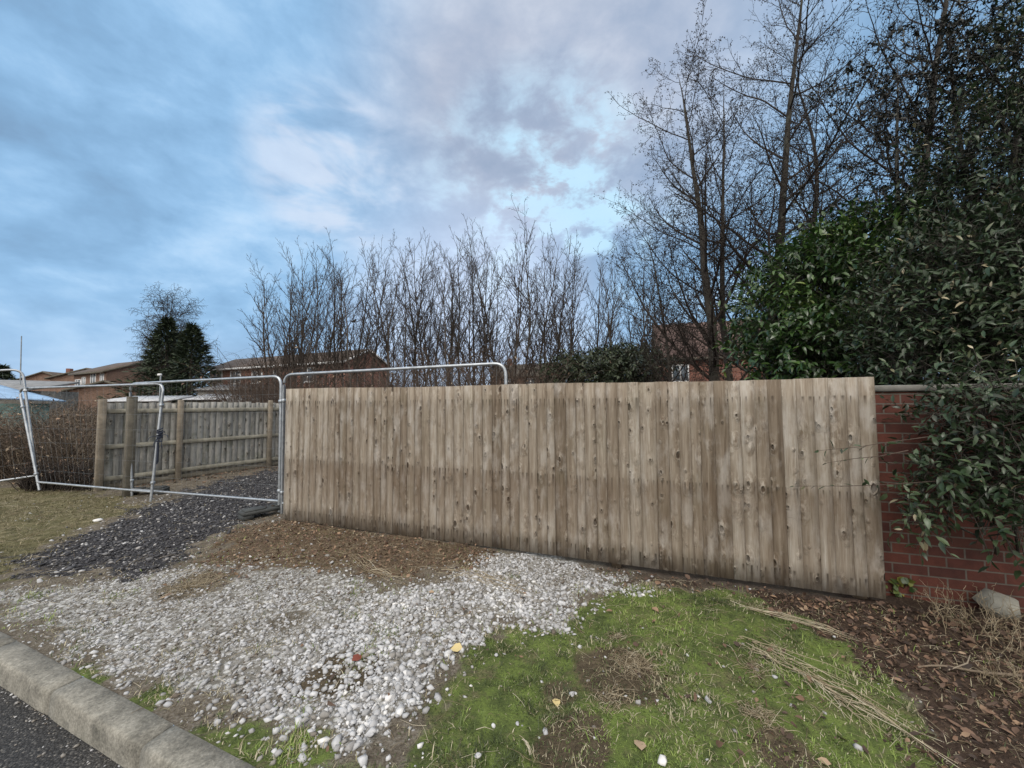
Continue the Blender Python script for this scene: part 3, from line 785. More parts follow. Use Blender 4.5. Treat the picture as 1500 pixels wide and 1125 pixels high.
# ---------------------------------------------------------------- houses far behind
def gable_house(name, corner, fd, L, Wd, eave, ridge, label, wall_m, roof_m, windows=(), chimney=None, over=.35, fascia=True, cat_='house', gwin=()):
    """corner: front corner; fd: along the front; the house goes back to the left of fd"""
    fd = unit(np.asarray(fd, float)); bd = np.array([-fd[1], fd[0]])
    root = empty(name, (corner[0], corner[1], 0), label, cat_, 'brick houses behind the trees' if cat_ == 'house' else None, math.atan2(fd[1], fd[0]))
    V, F, U, n = [], [], [], 0
    def quad(ps, us):
        k = len(V); V.extend(ps); U.extend(us); return tuple(range(k, k+len(ps)))
    q4, p5 = [], []
    q4.append(quad([(0, 0, -.3), (L, 0, -.3), (L, 0, eave), (0, 0, eave)], [(0, 0), (L, 0), (L, eave), (0, eave)]))
    q4.append(quad([(L, Wd, -.3), (0, Wd, -.3), (0, Wd, eave), (L, Wd, eave)], [(0, 0), (L, 0), (L, eave), (0, eave)]))
    p5.append(quad([(L, 0, -.3), (L, Wd, -.3), (L, Wd, eave), (L, Wd/2, ridge), (L, 0, eave)], [(0, 0), (Wd, 0), (Wd, eave), (Wd/2, ridge), (0, eave)]))
    p5.append(quad([(0, Wd, -.3), (0, 0, -.3), (0, 0, eave), (0, Wd/2, ridge), (0, Wd, eave)], [(0, 0), (Wd, 0), (Wd, eave), (Wd/2, ridge), (0, eave)]))
    mk('wall', np.array(V), [np.array(q4), np.array(p5)], wall_m, root, uvs={'wall': np.array(U)})
    # roof: two thick slopes
    V, U = [], []; q4 = []; sl = (ridge-eave)/(Wd/2); th = .16; sec = math.sqrt(1+sl*sl)
    x0, x1 = -over*.7, L+over*.7
    for sg in (0, 1):
        def Y(y): return y if sg == 0 else Wd-y
        pl = [(-over, eave-over*sl+.02), (Wd/2, ridge+.02)]
        a = [(x0, Y(pl[0][0]), pl[0][1]), (x1, Y(pl[0][0]), pl[0][1]), (x1, Y(pl[1][0]), pl[1][1]), (x0, Y(pl[1][0]), pl[1][1])]
        t = [(p[0], p[1], p[2]+th) for p in a]
        ln = (Wd/2+over)*sec
        k = len(V); V += t+a; U += [(x0, 0), (x1, 0), (x1, ln), (x0, ln)]*2
        o4 = [(0, 1, 2, 3), (7, 6, 5, 4), (0, 4, 5, 1), (1, 5, 6, 2), (3, 7, 4, 0)]
        q4 += [tuple(k+i for i in f) for f in o4]
    rf = mk('roof', np.array(V), np.array(q4), roof_m, root, uvs={'wall': np.array(U)})
    if fascia:
        mb = MB(); mb.box((L/2, -over-.012, eave-over*sl+.06), (x1-x0, .02, .18)); mb.build('fascia', M_WHITE if fascia == 2 else M_DPOST, root)
        for xx in (x0-.013, x1+.013):
            mb = MB()
            for sg in (-1, 1):
                c = np.array([xx, Wd/2+sg*(Wd/4+over/2), (eave-over*sl+ridge)/2+.08]); d = np.array([0, sg*1., -sl])
                mb.box(c, ((Wd/2+over)*sec, .022, .17), np.array([unit(d), [1, 0, 0], unit(np.cross(unit(d), [1, 0, 0]))]))
            mb.build('bargeboard', M_WHITE if fascia == 2 else M_DPOST, root)
    def window(cx, cz, ww, wh, side='front'):
        fr = MB(); pn = MB()
        if side == 'front': ax = np.eye(3); c = np.array([cx, -.02, cz])
        else: ax = np.array([[0, 1, 0], [1, 0, 0], [0, 0, 1.]]); c = np.array([L+.02, cx, cz])
        f = .08
        for dx_ in (-ww/2+f/2, 0, ww/2-f/2): fr.box(c+dx_*ax[0], (f, .09, wh), ax)
        for dz_ in (-wh/2+f/2, wh/2-f/2): fr.box(c+np.array([0, 0, dz_]), (ww+.006, .086, f), ax)
        w_ = fr.build('window', M_WHITE, root)
        pn.box(c, (ww-.05, .04, wh-.05), ax); pn.build('pane', M_GLASS, w_)
        sl_ = MB(); sl_.box(c+np.array([0, 0, -wh/2-.05])-(0 if side != 'front' else 0)*ax[1], (ww+.2, .16, .07), ax); sl_.build('sill', M_WHITE, w_)
    for wv in windows: window(*wv)
    for wv in gwin: window(*wv, side='gable')
    if chimney:
        mb = MB(); mb.box((chimney, Wd/2, ridge+.35), (.6, .5, 1.1), bev=.02); mb.build('chimney', M_PINK, rf)
    return root
# house in the middle behind the row of trees
h4a, h4b = np.array([-29.0, 36.6]), np.array([-13.1, 29.9])
gable_house('brick_house', h4a, h4b-h4a, np.linalg.norm(h4b-h4a), 4.8, 5.05, 6.15, 'long brick house with white bargeboard and brown roof behind the bare tree row', M_HBRICK2, M_ROOF,
            windows=[(1.1, 4.25, 1.7, 1.3), (3.9, 4.2, 1.5, 1.2), (6.9, 4.15, 1.4, 1.1), (9.5, 4.15, .9, 1.1), (13.2, 4.1, 1.5, 1.2), (3.0, 1.6, 1.8, 1.4), (8, 1.6, 1.8, 1.4)], fascia=2)
l3c, l3e = np.array([-39.6, 37.2]), np.array([-46.2, 40.2])
gable_house('brick_house', l3e, l3c-l3e, np.linalg.norm(l3c-l3e), 6.6, 5.0, 6.3, 'brown brick house with two white windows left of the conifers', M_HBRICK, M_ROOF,
            windows=[(4.6, 4.15, 1.1, 1.6), (6.5, 4.2, .75, 1.4), (1.2, 3.9, 1.3, 1.0), (2.5, 4.0, .8, 1.2)], gwin=[(5.4, 4.3, .9, 1.4)])
def facing(foot, fd, L): fd = unit(np.array(fd)); return np.array(foot)-fd*L
gable_house('brick_house', facing((-55.7, 46.0), (.25, -.97), 9.0), (.25, -.97), 9.0, 7.2, 5.0, 6.15, 'distant brick house with a broad plain gable, second from the left', M_HBRICK, M_ROOF, fascia=1)
gable_house('brick_house', facing((-66.9, 52.0), (.25, -.97), 8.0), (.25, -.97), 8.0, 4.8, 5.3, 6.3, 'farthest small brown gable, leftmost house in the distance', M_HBRICK, M_ROOF, chimney=4., fascia=1)
c = at(98, 563, 31); gable_house('brick_garage', (c[0], 31.3), (.9, -.25), .3, 4.2, 2.9, 3.6, 'low brick garage with shallow gable in front of the distant houses', M_HBRICK, M_ROOF, fascia=1, cat_='garage')
# turn the garage: its gable faces the viewer
gar = [o for o in bpy.data.objects if o.name.startswith('brick_garage')][0]
gar.rotation_euler = (0, 0, radians(-62)); gar.location = (at(99, 563, 31)[0], 31.3, 0)
c = at(800, 545, 44); gable_house('brick_house', (c[0]-6.2, 45), (.93, -.3), 6.5, 5.5, 4.9, 6.3, 'distant brick house glimpsed between trunks left of the evergreen bush', M_HBRICK, M_ROOFG, chimney=1.2, windows=[(2, 4.0, 1.3, 1.1), (4.6, 4.0, 1.3, 1.1)])
gable_house('brick_house', (9.35, 24.0), (.96, -.28), 9.5, 6.2, 4.45, 7.0, 'red brick house with purple-brown tiled roof behind the alders on the right', M_HBRICK2, M_ROOF2,
            windows=[(1.15, 3.45, 1.0, 1.1), (7.0, 3.4, 1.3, 1.2)], fascia=1, over=.25)
p = at(969, 540, 23.3); mb = MB(); mb.box((p[0], p[1], 2.1), (.36, .36, 4.2), bev=.02)
tag(mb.build('brick_pillar', M_PINK), 'narrow reddish pillar at the corner of the red brick house', 'pillar')

# ---------------------------------------------------------------- things beyond the old fence
# garage / tarpaulin covered shed on the far left
c = at(-100, 590, 12.5)
shed = empty('covered_shed', (c[0], 12.5, 0), 'low shed under a pale blue tarpaulin at the left edge', 'shed', rz=radians(-8))
mb = MB(); mb.box((1.45, 0, .85), (2.9, 2.2, 1.7)); mb.build('wall', M_TEAL, shed)
nx, ny = 26, 14; r = rng(3)
X, Yg = np.meshgrid(np.linspace(-.3, 3.2, nx), np.linspace(-1.35, 1.35, ny))
Zt = 2.52-.20*np.clip(X, 0, 9)-.06*np.abs(Yg)+.05*(fbm(X, Yg, 2.4, 5)-.5)
Vt = np.stack([X, Yg, Zt], -1).reshape(-1, 3); gi2 = np.arange(nx*ny).reshape(ny, nx)
Ft = np.stack([gi2[:-1, :-1], gi2[:-1, 1:], gi2[1:, 1:], gi2[1:, :-1]], -1).reshape(-1, 4)
Vb = Vt.copy(); Vb[:, 2] -= .05; n0 = len(Vt)
rim = list(gi2[0])+list(gi2[1:, -1])+list(gi2[-1, -2::-1])+list(gi2[-2:0:-1, 0])
Fr = np.array([(a, a+n0, b+n0, b) for a, b in zip(rim, rim[1:]+rim[:1])])
mk('tarpaulin', np.concatenate([Vt, Vb]), np.concatenate([Ft, Ft[:, ::-1]+n0, Fr]), M_TARP, shed, smooth=True)
c = at(-120, 560, 19)
gr = empty('flat_garage', (c[0], 19, 0), 'grey sheet-roofed garage behind the blue tarpaulin', 'garage')
mb = MB(); mb.box((2.7, 1.2, 1.2), (5.2, 2.4, 2.4)); mb.build('wall', M_COPE, gr)
mb = MB(); mb.box((2.75, .9, 2.72), (5.6, 2.7, .10), frame((1, 0, -.03), (0, -.22, 1)), bev=.02); mb.build('roof', M_GREYROOF, gr)
# thin mast
m0 = at(31, 545, 20); mt = at(31.5, 492, 20)
V, Fq, T = tube_arrays([(np.array([[m0[0], 20, 0], [m0[0], 20, 2.5], mt*[1, 1, 0]+[0, 0, mt[2]*.999]]), np.array([.035, .03, .022]))], 6)
tag(mk('aerial_mast', V, Fq, M_WIRE, tint=T), 'thin grey aerial mast rising above the tarpaulin shed', 'mast')
# pole with white cap
p0 = at(234, 585, 10.6); p1 = at(233.5, 550, 10.6)
pole = empty('capped_pole', (p0[0], 10.6, 0), 'slim pole with a white cap behind the old grey fence', 'pole')
V, Fq, T = tube_arrays([(np.array([[0, 0, 0], [0, 0, 1.2], [0, 0, p1[2]]]), np.array([.02, .02, .02]))], 8); mk('shaft', V, Fq, M_WIRE, pole, T, smooth=True)
mb = MB(); mb.box((-.03, 0, p1[2]+.02), (.10, .07, .06), bev=.012); mb.build('cap', M_WHITE, pole)
# low sheds with pale sheet roofs between old fence and houses
def low_shed(px, py, Y, L, W_, h, label, roof, rz, wall_m=M_PINK):
    c = at(px, py, Y); o = empty('garden_shed', (c[0], Y, 0), label, 'shed', rz=rz)
    m = MB(); m.box((L/2, W_/2, (h-.12)/2), (L-.2, W_-.2, h-.12)); m.build('wall', wall_m, o)
    m = MB(); ax = frame((1, 0, 0), (0, -.16, 1))
    nr = int(L/.15)
    m.box((L/2, W_/2, h), (L, W_+.1, .05), ax)
    for i in range(nr): m.box((.05+i*L/nr, W_/2, h+.03), (.05, W_+.08, .03), ax)
    m.build('roof', roof, o)
low_shed(150, 582, 13.5, 2.5, 1.0, 1.86, 'long low shed with a frosty white roof behind the old grey fence', M_SHEET, -.1, M_DPOST)
low_shed(268, 582, 16.0, 1.8, 1.4, 1.98, 'shed with a pale sheet roof beyond the capped pole', M_SHEET, .05, M_DPOST)
low_shed(325, 588, 14.5, 1.5, 1.2, 1.85, 'small dark garden shed half hidden by twigs, right of the pale roof', M_GREYROOF, .1)
low_shed(285, 570, 21., 3.2, 2.2, 2.65, 'grey sheet-roofed outbuilding below the middle house', M_GREYROOF, .08, M_COPE)

# ---------------------------------------------------------------- bare trees
def grow(rg, base, d, L, r0, lev, P, out, tipr):
    k = P['k'][lev]; pts = [np.array(base)]; v = unit(np.array(d, float)); st = L/(k-1)
    for i in range(k-1):
        v = unit(v+rg.normal(0, P['wob'][lev], 3)+np.array([P.get('wx', 0), 0, P['trop'][lev]]))
        pts.append(pts[-1]+v*st)
    pts = np.array(pts); tt = np.linspace(0, 1, k)
    rad = r0*(1-tt)**P['tap']+tipr*np.minimum(1, .4+tt*0+.6)*(1 if lev else 1)
    rad = np.maximum(rad*(1-.0*tt), tipr*.6)
    out[lev].append((pts, rad))
    if lev+1 >= len(P['k']): return
    n = P['n'][lev]; n = max(1, int(round(n*(.75+.5*rg.random())*(1 if lev == 0 else min(1.3, L/P['ref'][lev])))))
    az = rg.random()*6.28
    for i in range(n):
        t = P['t0'][lev]+(1-P['t0'][lev])*((i+rg.random()*.9)/n); t = min(t, .97)
        f = t*(k-1); j = int(f); b = pts[j]*(1-(f-j))+pts[min(j+1, k-1)]*(f-j)
        ax = unit(pts[min(j+1, k-1)]-pts[j]) if j+1 < k else v
        az += 2.4+rg.normal(0, .5)
        a = unit(np.cross(ax, [.31, .95, .11])); c = np.cross(ax, a)
        ang = radians(P['ang'][lev])*(1+rg.normal(0, .2))
        dd = ax*math.cos(ang)+(a*math.cos(az)+c*math.sin(az))*math.sin(ang)
        prof = P['shape'](t) if lev == 0 else (1-.55*t)
        ln = L*P['lr'][lev]*prof*(.65+.6*rg.random())
        grow(rg, b, dd, ln, min(np.interp(t, tt, rad)*P.get('cr', .5), r0*.5), lev+1, P, out, max(tipr*.86, P['minr']))
def bare_tree(name, loc, P, seed, L, r0, label, catg, group=None, lean=(0, 0), trunk_m=None, twig_m=None, fork=0, cones=0, tipr=.012, conesz=.018):
    rg = rng(seed); out = [[] for _ in P['k']]
    grow(rg, (0, 0, -.1), (lean[0], lean[1], 1), L, r0, 0, P, out, tipr)
    for _ in range(fork):
        a = rg.random()*6.28; fr = .3+rg.random()*.3
        grow(rg, (math.cos(a)*.1, math.sin(a)*.1, .0), (lean[0]+math.cos(a)*fr*.6, lean[1]+math.sin(a)*fr*.6, 1), L*(.75+.25*rg.random()), r0*.75, 0, P, out, tipr)
    root = empty(name, loc, label, catg, group)
    V, Fq, T = tube_arrays(out[0], 8, rg); mk('trunk', V, Fq, trunk_m or M_BARK, root, T, smooth=True)
    parts = []
    if len(out) > 1: parts.append(tube_arrays(out[1], 5, rg))
    for o in out[2:]:
        if o: parts.append(tube_arrays(o, 3, rg))
    if cones:
        tips = np.array([p[0][-1] for p in out[-1]]+[p[0][-2] for p in out[-1]])
        c = tips[rg.choice(len(tips), min(cones, len(tips)), replace=False)]
        c = np.repeat(c, 2, 0)+rg.normal(0, .025, (len(c)*2, 3))
        oc = np.array([(0, 0, 1.3), (1, 0, 0), (0, 1, 0), (-1, 0, 0), (0, -1, 0), (0, 0, -1.3)])
        of = np.array([(0, 1, 2), (0, 2, 3), (0, 3, 4), (0, 4, 1), (5, 2, 1), (5, 3, 2), (5, 4, 3), (5, 1, 4)])
        Vc = (c[:, None]+oc[None]*(conesz*(.6+.6*rg.random(len(c))))[:, None, None]).reshape(-1, 3)
        Fc = (of[None]+(np.arange(len(c))*6)[:, None, None]).reshape(-1, 3)
        parts.append((Vc, Fc, np.repeat(rg.random(len(c))*.3, 6)))
    V, Fs, T = cat(parts); mk('crown', V, Fs, twig_m or M_TWIG, root, T)
    return root
P_ROW = dict(k=(16, 9, 6, 4), n=(14, 10, 9), t0=(.24, .15, .12), ang=(33, 36, 36), lr=(.40, .36, .46), wob=(.06, .070, .075, .07), trop=(.03, .06, .05, .05),
             ref=(1, 2.6, .9), tap=.95, minr=.0043, cr=.50, shape=lambda t: (1.0-.62*t))
ROW_LABEL = 'slim leafless tree in the dense row of bare trees behind the long fence'
protos = []
for i in range(9):
    protos.append(None)
rowx = [(399, 405), (411, 385), (420, 378), (427, 365), (436, 372), (444, 360), (459, 352), (472, 372), (485, 358), (499, 352), (512, 362), (526, 356), (546, 345), (561, 350), (576, 346), (590, 358), (606, 352), (616, 345), (626, 356), (647, 360), (667, 348), (711, 345), (748, 340),
        (637, 366), (659, 350), (675, 352), (690, 342), (700, 350), (725, 340), (739, 328), (757, 352), (773, 336), (787, 340), (801, 345), (816, 355), (830, 362), (846, 350), (861, 352), (875, 358), (889, 368), (906, 360), (932, 350), (949, 345)]
rg = rng(77)
for i, (px, py) in enumerate(rowx):
    Y = 19.5+rg.normal(0, 1.3)+(px-650)*-.002
    p = at(px, 560, Y); top = at(px, py, Y)[2]
    H = (top+.1)
    kq = i % 9
    if protos[kq] is None:
        protos[kq] = bare_tree('bare_tree', (0, 0, 0), P_ROW, 100+kq, 8.6, .062, ROW_LABEL, 'tree', 'bare trees in the row behind the fence', lean=(rg.normal(0, .05), rg.normal(0, .05)), fork=(0, 1, 0, 1, 0, 2, 0, 1, 0)[kq], tipr=.0056, twig_m=M_ROWTWIG)
        t = protos[kq]; me = [c for c in t.children if c.name.startswith('crown')][0].data
        co = np.empty(len(me.vertices)*3, np.float32); me.vertices.foreach_get('co', co); t['_h'] = float(co[2::3].max())
        o = t
    else:
        o = dup(protos[kq], (0, 0, 0), 0, (1, 1, 1))
    sc = H/protos[kq]['_h']
    o.location = (p[0], Y, 0); o.rotation_euler = (0, 0, rg.random()*6.28 if i > 0 else 0)
    o.scale = (sc*.92, sc*.92, sc)
for t in bpy.data.objects:
    if '_h' in t: del t['_h']
# leaning tree at the left end of the row
Y = 18.5; p = at(404, 560, Y)
P_LEAN = dict(P_ROW); P_LEAN['wx'] = -.012; P_LEAN['t0'] = (.10, .1, .15)
bare_tree('bare_tree', (p[0], Y, 0), P_LEAN, 311, 7.6, .08, 'bare tree leaning left at the left end of the tree row', 'tree', 'bare trees in the row behind the fence', lean=(-.20, -.05), fork=1, tipr=.0062)

# weeping birch behind the conifers
P_BIRCH = dict(k=(12, 9, 7, 7), n=(34, 16, 12), t0=(.22, .2, .12), ang=(44, 46, 50), lr=(.50, .42, .62), wob=(.05, .08, .12, .10), trop=(.02, .05, -.03, -.22),
             ref=(1, 3.5, 1.4), tap=.9, minr=.0062, cr=.45, shape=lambda t: (1.0-.55*t))
Y = 33; p = at(256, 570, Y)
bare_tree('birch_tree', (p[0], Y, 0), P_BIRCH, 41, 10.2, .15, 'bare weeping birch rising behind the dark conifers on the left', 'tree', tipr=.0075, fork=2)

# alders on the right
P_ALD = dict(k=(16, 11, 7, 5), n=(32, 16, 9), t0=(.12, .10, .08), ang=(50, 46, 45), lr=(.33, .38, .36), wob=(.035, .09, .11, .12), trop=(.0, .055, .03, .02),
             ref=(1, 2.8, 1.0), tap=.9, minr=.0027, cr=.35, shape=lambda t: (1.15-.7*t))
def alder(px, Y, lean, seed, L, r0, label, fork=0, cones=4200):
    p = at(px, 560, Y)
    return bare_tree('alder_tree', (p[0], Y, 0), P_ALD, seed, L, r0, label, 'tree', 'alder trees on the right', lean=lean, trunk_m=M_BARKG, twig_m=M_TWIG, fork=fork, cones=cones, tipr=.0042, conesz=.015)
alder(1040, 11.0, (.045, 0), 51, 12.5, .17, 'leafless alder with dark trunk and small cones, leftmost of the tall alders')
alder(1078, 11.8, (-.06, .0), 56, 12.8, .12, 'leafless alder leaning slightly left between the two largest alders')
alder(1118, 10.0, (.10, 0), 52, 13.5, .155, 'tall leafless alder with a pale lichened trunk, right of the leftmost alder')
alder(1175, 12.5, (.05, .03), 53, 14.5, .13, 'slender bare alder farther back, just above the bright green laurel', cones=2500)
alder(985, 14.0, (-.03, 0), 54, 8.6, .075, 'small thin bare alder left of the tall alders, above the long fence', cones=900)
alder(1250, 9.0, (.03, 0), 55, 13.5, .12, 'bare tree with slender stem among the leaves of the dark shrubs', cones=900)

# ---------------------------------------------------------------- evergreens
def blob_points(rg, blobs, n, shell=.55):
    wts = np.array([b[1][0]*b[1][1]*b[1][2] for b in blobs])**.7; wts /= wts.sum()
    idx = rg.choice(len(blobs), n, p=wts)
    d = unit(rg.normal(0, 1, (n, 3))); rr = shell+(1-shell)*rg.random(n)**.6
    C = np.array([b[0] for b in blobs])[idx]; R = np.array([b[1] for b in blobs])[idx]
    lump = 1+.28*np.sin(d[:, 0]*5+idx*1.7)*np.sin(d[:, 1]*4.3+idx)*np.sin(d[:, 2]*5.1+1.)+rg.normal(0, .07, n)
    return C+d*R*(rr*lump)[:, None], d
def pblob(px, py, Y, rx, ry, rd=None):
    c = at(px, py, Y); s = Y/F_PX; return (c, (rx*s, rd if rd else (rx+ry)*.5*s, ry*s))
def leafy(name, base, blobs, nspray, per, L, wd, lf_m, wood_m, label, catg, seed, group=None, spraylen=.35, up=.25, stems=10, shell=.5, keep=None, stem_r=.02, twig_r=.0022, droop=0.):
    rg = rng(seed); base = np.asarray(base, float)
    root = empty(name, base, label, catg, group)
    pos, d = blob_points(rg, blobs, nspray, shell)
    if keep is not None:
        m = keep(pos); pos, d = pos[m], d[m]
    n = len(pos)
    v = unit(d*.8+rg.normal(0, .55, (n, 3))+np.array([0, 0, up]))
    sl = spraylen*(.6+.8*rg.random(n))
    t = (np.arange(per)+.5)/per
    side = unit(np.cross(v, rg.normal(0, 1, (n, 3))))
    lp, ld, ln, ll, lt = [], [], [], [], []
    for j in range(per):
        p = pos+v*(sl*t[j])[:, None]+np.array([0, 0, -1.])*(droop*sl*t[j]**2)[:, None]
        sg = 1 if j % 2 else -1
        roll = unit(np.cross(v, side)); sd = unit(side*math.cos(j*1.1)+roll*math.sin(j*1.1)*.6)
        dd = unit(v*(.55+.4*t[j])+sd*sg*.9+rg.normal(0, .22, (n, 3)))
        lp.append(p); ld.append(dd); ln.append(unit(np.array([0, 0, 1.])+d*.5+rg.normal(0, .38, (n, 3))))
        ll.append(L*(.65+.6*rg.random(n))); lt.append(np.clip(.45+.35*(np.sin(pos[:, 0]*4+pos[:, 2]*3)*.5)+rg.normal(0, .24, n), 0, 1))
    lp, ld, ln, ll, lt = map(np.concatenate, (lp, ld, ln, ll, lt))
    V, Fq, T = leaves(lp-base, ld, ln, ll, np.full(len(lp), wd)*(.8+.4*rg.random(len(lp))), lt, curl=.05+.6*rg.random(len(lp))**1.5)
    mk('foliage', V, Fq, lf_m, root, T, smooth=False)
    ps = []
    for i in range(n):
        a = pos[i]-base; b = a+v[i]*sl[i]; b2 = b+np.array([0, 0, -droop*sl[i]])
        ps.append((np.stack([a-v[i]*sl[i]*.7, a, (a+b)/2+np.array([0, 0, -droop*sl[i]*.25]), b2]), twig_r*np.array([1.6, 1.3, 1.0, .6])))
    parts = [tube_arrays(ps, 3, rg)]
    cs = [b[0] for b in blobs]
    st = []
    for i in range(stems):
        c = cs[i % len(cs)]-base; e = c+rg.normal(0, .3, 3)*np.array(blobs[i % len(cs)][1])
        s0 = np.array([rg.normal(0, .12), rg.normal(0, .12), -.05]); m1 = s0*.5+e*.5+np.array([0, 0, .15*e[2]])-.1*np.array([e[0], e[1], 0])
        q = np.array([s0*(1-u)**2+2*m1*u*(1-u)+e*u*u for u in np.linspace(0, 1, 9)])+rg.normal(0, .02, (9, 3))
        st.append((q, stem_r*(1.1-np.linspace(0, .95, 9))+.003))
    parts.append(tube_arrays(st, 6, rg))
    V, Fs, T = cat(parts); mk('branches', V, Fs, wood_m, root, T)
    return root
# bright green laurel above the fence
bl = [pblob(1200, 455, 6.2, 95, 95), pblob(1140, 500, 6.0, 55, 60), pblob(1270, 440, 6.0, 85, 130), pblob(1215, 380, 6.4, 45, 50), pblob(1240, 530, 5.6, 110, 60)]
b = at(1215, 560, 6.1)
leafy('laurel_bush', (b[0], 6.1, 0), bl, 2600, 8, .115, .36, M_LAUREL, M_BARKG, 'bright green laurel bush rising above the right half of the fence', 'bush', 61, spraylen=.32, stems=14)
# big dark shrub over the wall
def not_in_wall(p):
    t = (p[:, 0]-W0[0])*WN[0]+(p[:, 1]-W0[1])*WN[1]
    return ~((t < .02) & (t > -WT-.02) & (p[:, 2] < WTOP+.1))
bl = [pblob(1440, 430, 4.3, 130, 120), pblob(1340, 480, 4.5, 85, 75), pblob(1520, 260, 4.6, 130, 150), pblob(1560, 480, 3.9, 150, 200), pblob(1760, 420, 3.7, 150, 220), pblob(1410, 320, 5.0, 60, 60), pblob(1560, 70, 4.9, 100, 120),
      pblob(1345, 525, 4.2, 60, 36)]
b = at(1430, 600, 4.4)
leafy('evergreen_shrub', (b[0], 4.4, 0), bl, 6000, 8, .082, .34, M_DARKLEAF, M_BARKG, 'huge dark glossy evergreen shrub leaning over the brick wall', 'bush', 62, spraylen=.34, stems=26, keep=not_in_wall, stem_r=.03)
# lower overhang in front of the wall
bl = [pblob(1440, 610, 2.78, 62, 45, .28), pblob(1490, 680, 2.60, 60, 60, .26), pblob(1415, 650, 2.84, 34, 28, .14), pblob(1372, 690, 2.86, 40, 22, .12), pblob(1352, 748, 2.86, 26, 24, .10), pblob(1440, 690, 2.72, 55, 36, .20), pblob(1475, 560, 2.9, 70, 40, .35), pblob(1480, 770, 2.62, 40, 22, .12), pblob(1385, 615, 2.92, 36, 26, .12), pblob(1400, 735, 2.84, 34, 22, .12), pblob(1600, 640, 2.5, 90, 80, .25), pblob(1720, 600, 2.3, 90, 80, .3)]
b = at(1500, 600, 3.35)
leafy('overhanging_shrub', (b[0], 3.45, 0), bl, 580, 8, .066, .38, M_DARKLEAF, M_BARKG, 'dark leafy branches hanging down the front of the brick wall', 'bush', 63, spraylen=.26, stems=14, keep=lambda p: ((p[:, 0]-W0[0])*WN[0]+(p[:, 1]-W0[1])*WN[1] > .03), stem_r=.009, droop=.25)
# loose tall small-leaved tree in the upper right corner
P_UP = dict(k=(12, 10, 7, 5), n=(18, 10, 5), t0=(.36, .12, .12), ang=(55, 45, 42), lr=(.34, .42, .42), wob=(.05, .09, .14, .18), trop=(.0, .05, .03, .0), ref=(1, 2.4, 1.0), tap=.9, minr=.003, shape=lambda t: 1.1-.6*t)
def leafy_tree(px, Y, L, seed, label, lean, nleaf):
    p = at(px, 560, Y); root = bare_tree('small_leaved_tree', (p[0], Y, 0), P_UP, seed, L, .09, label, 'tree', lean=lean, trunk_m=M_BARKG, twig_m=M_TWIG, tipr=.004, fork=1)
    cr = [c for c in root.children if c.name.startswith('crown')][0]; me = cr.data
    co = np.empty(len(me.vertices)*3, np.float32); me.vertices.foreach_get('co', co); co = co.reshape(-1, 3)
    rg = rng(seed+1); hi = co[co[:, 2] > 2.2]; q = hi[rg.choice(len(hi), nleaf)]+rg.normal(0, .012, (nleaf, 3))
    d = unit(rg.normal(0, 1, (nleaf, 3))+np.array([0, 0, -.5]))
    V, Fq, T = leaves(q, d, unit(rg.normal(0, .6, (nleaf, 3))+np.array([0, 0, 1.])), .060*(.6+.7*rg.random(nleaf)), np.full(nleaf, .36), rg.random(nleaf), curl=.3*rg.random(nleaf))
    mk('foliage', V, Fq, M_UPLEAF, root, T)
leafy_tree(1330, 6.2, 7.6, 71, 'loose tree with sparse dark leaves against the sky, left of the top right corner', (.06, 0), 15000)
leafy_tree(1470, 5.6, 7.4, 72, 'dense dark-leaved tree filling the top right corner', (.02, .0), 19000)
# rounded evergreen bush beyond the fence
bl = [pblob(880, 548, 17.5, 78, 32), pblob(935, 540, 18, 45, 32), pblob(835, 555, 17, 40, 28), pblob(905, 535, 18, 45, 22)]
b = at(885, 560, 17.5)
leafy('evergreen_bush', (b[0], 17.5, 0), bl, 2600, 7, .16, .40, M_BUSHLEAF, M_BARK, 'rounded grey-green evergreen bush behind the middle of the long fence', 'bush', 64, spraylen=.4, stems=8, twig_r=.004)
# conifers
def conifer(px, Y, H, R, seed, label):
    p = at(px, 560, Y); root = empty('conifer_tree', (p[0], Y, 0), label, 'tree', 'conifers on the left'); rg = rng(seed)
    V, Fq, T = tube_arrays([(np.array([[0, 0, 0], [0, 0, H*.5], [0, 0, H*.97]]), np.array([.16, .1, .02]))], 6); mk('trunk', V, Fq, M_BARK, root, T)
    n = 7000; h = rg.random(n)**1.25; ang = rg.random(n)*2*pi
    lump = 1+.30*np.sin(ang*3+h*9)+.22*np.sin(ang*7-h*23)+.20*np.sin(h*48+ang*2)
    rr = R*(1-h)**1.05*lump*(.40+.75*rg.random(n)**.6)+.04
    pos = np.stack([np.cos(ang)*rr, np.sin(ang)*rr, .4+h*(H-.4)-rr*.12], 1)
    d = unit(np.stack([np.cos(ang), np.sin(ang), rg.normal(.25, .35, n)], 1)+rg.normal(0, .3, (n, 3)))
    V, Fq, T = leaves(pos, d, unit(rg.normal(0, .5, (n, 3))+np.array([0, 0, 1])), .40*(.4+.9*rg.random(n)), np.full(n, .22), np.clip(rg.normal(.45, .25, n), 0, 1), curl=.2*rg.random(n))
    mk('crown', V, Fq, M_CONIFER, root, T)
conifer(242, 27.5, 7.9, 2.7, 81, 'taller pointed dark conifer in front of the birch')
conifer(279, 26.5, 7.2, 2.4, 82, 'shorter broad dark green conifer on the right of the taller one')
conifer(2, 36, 5.4, 2.2, 83, 'dark round conifer at the left edge above the grey garage')

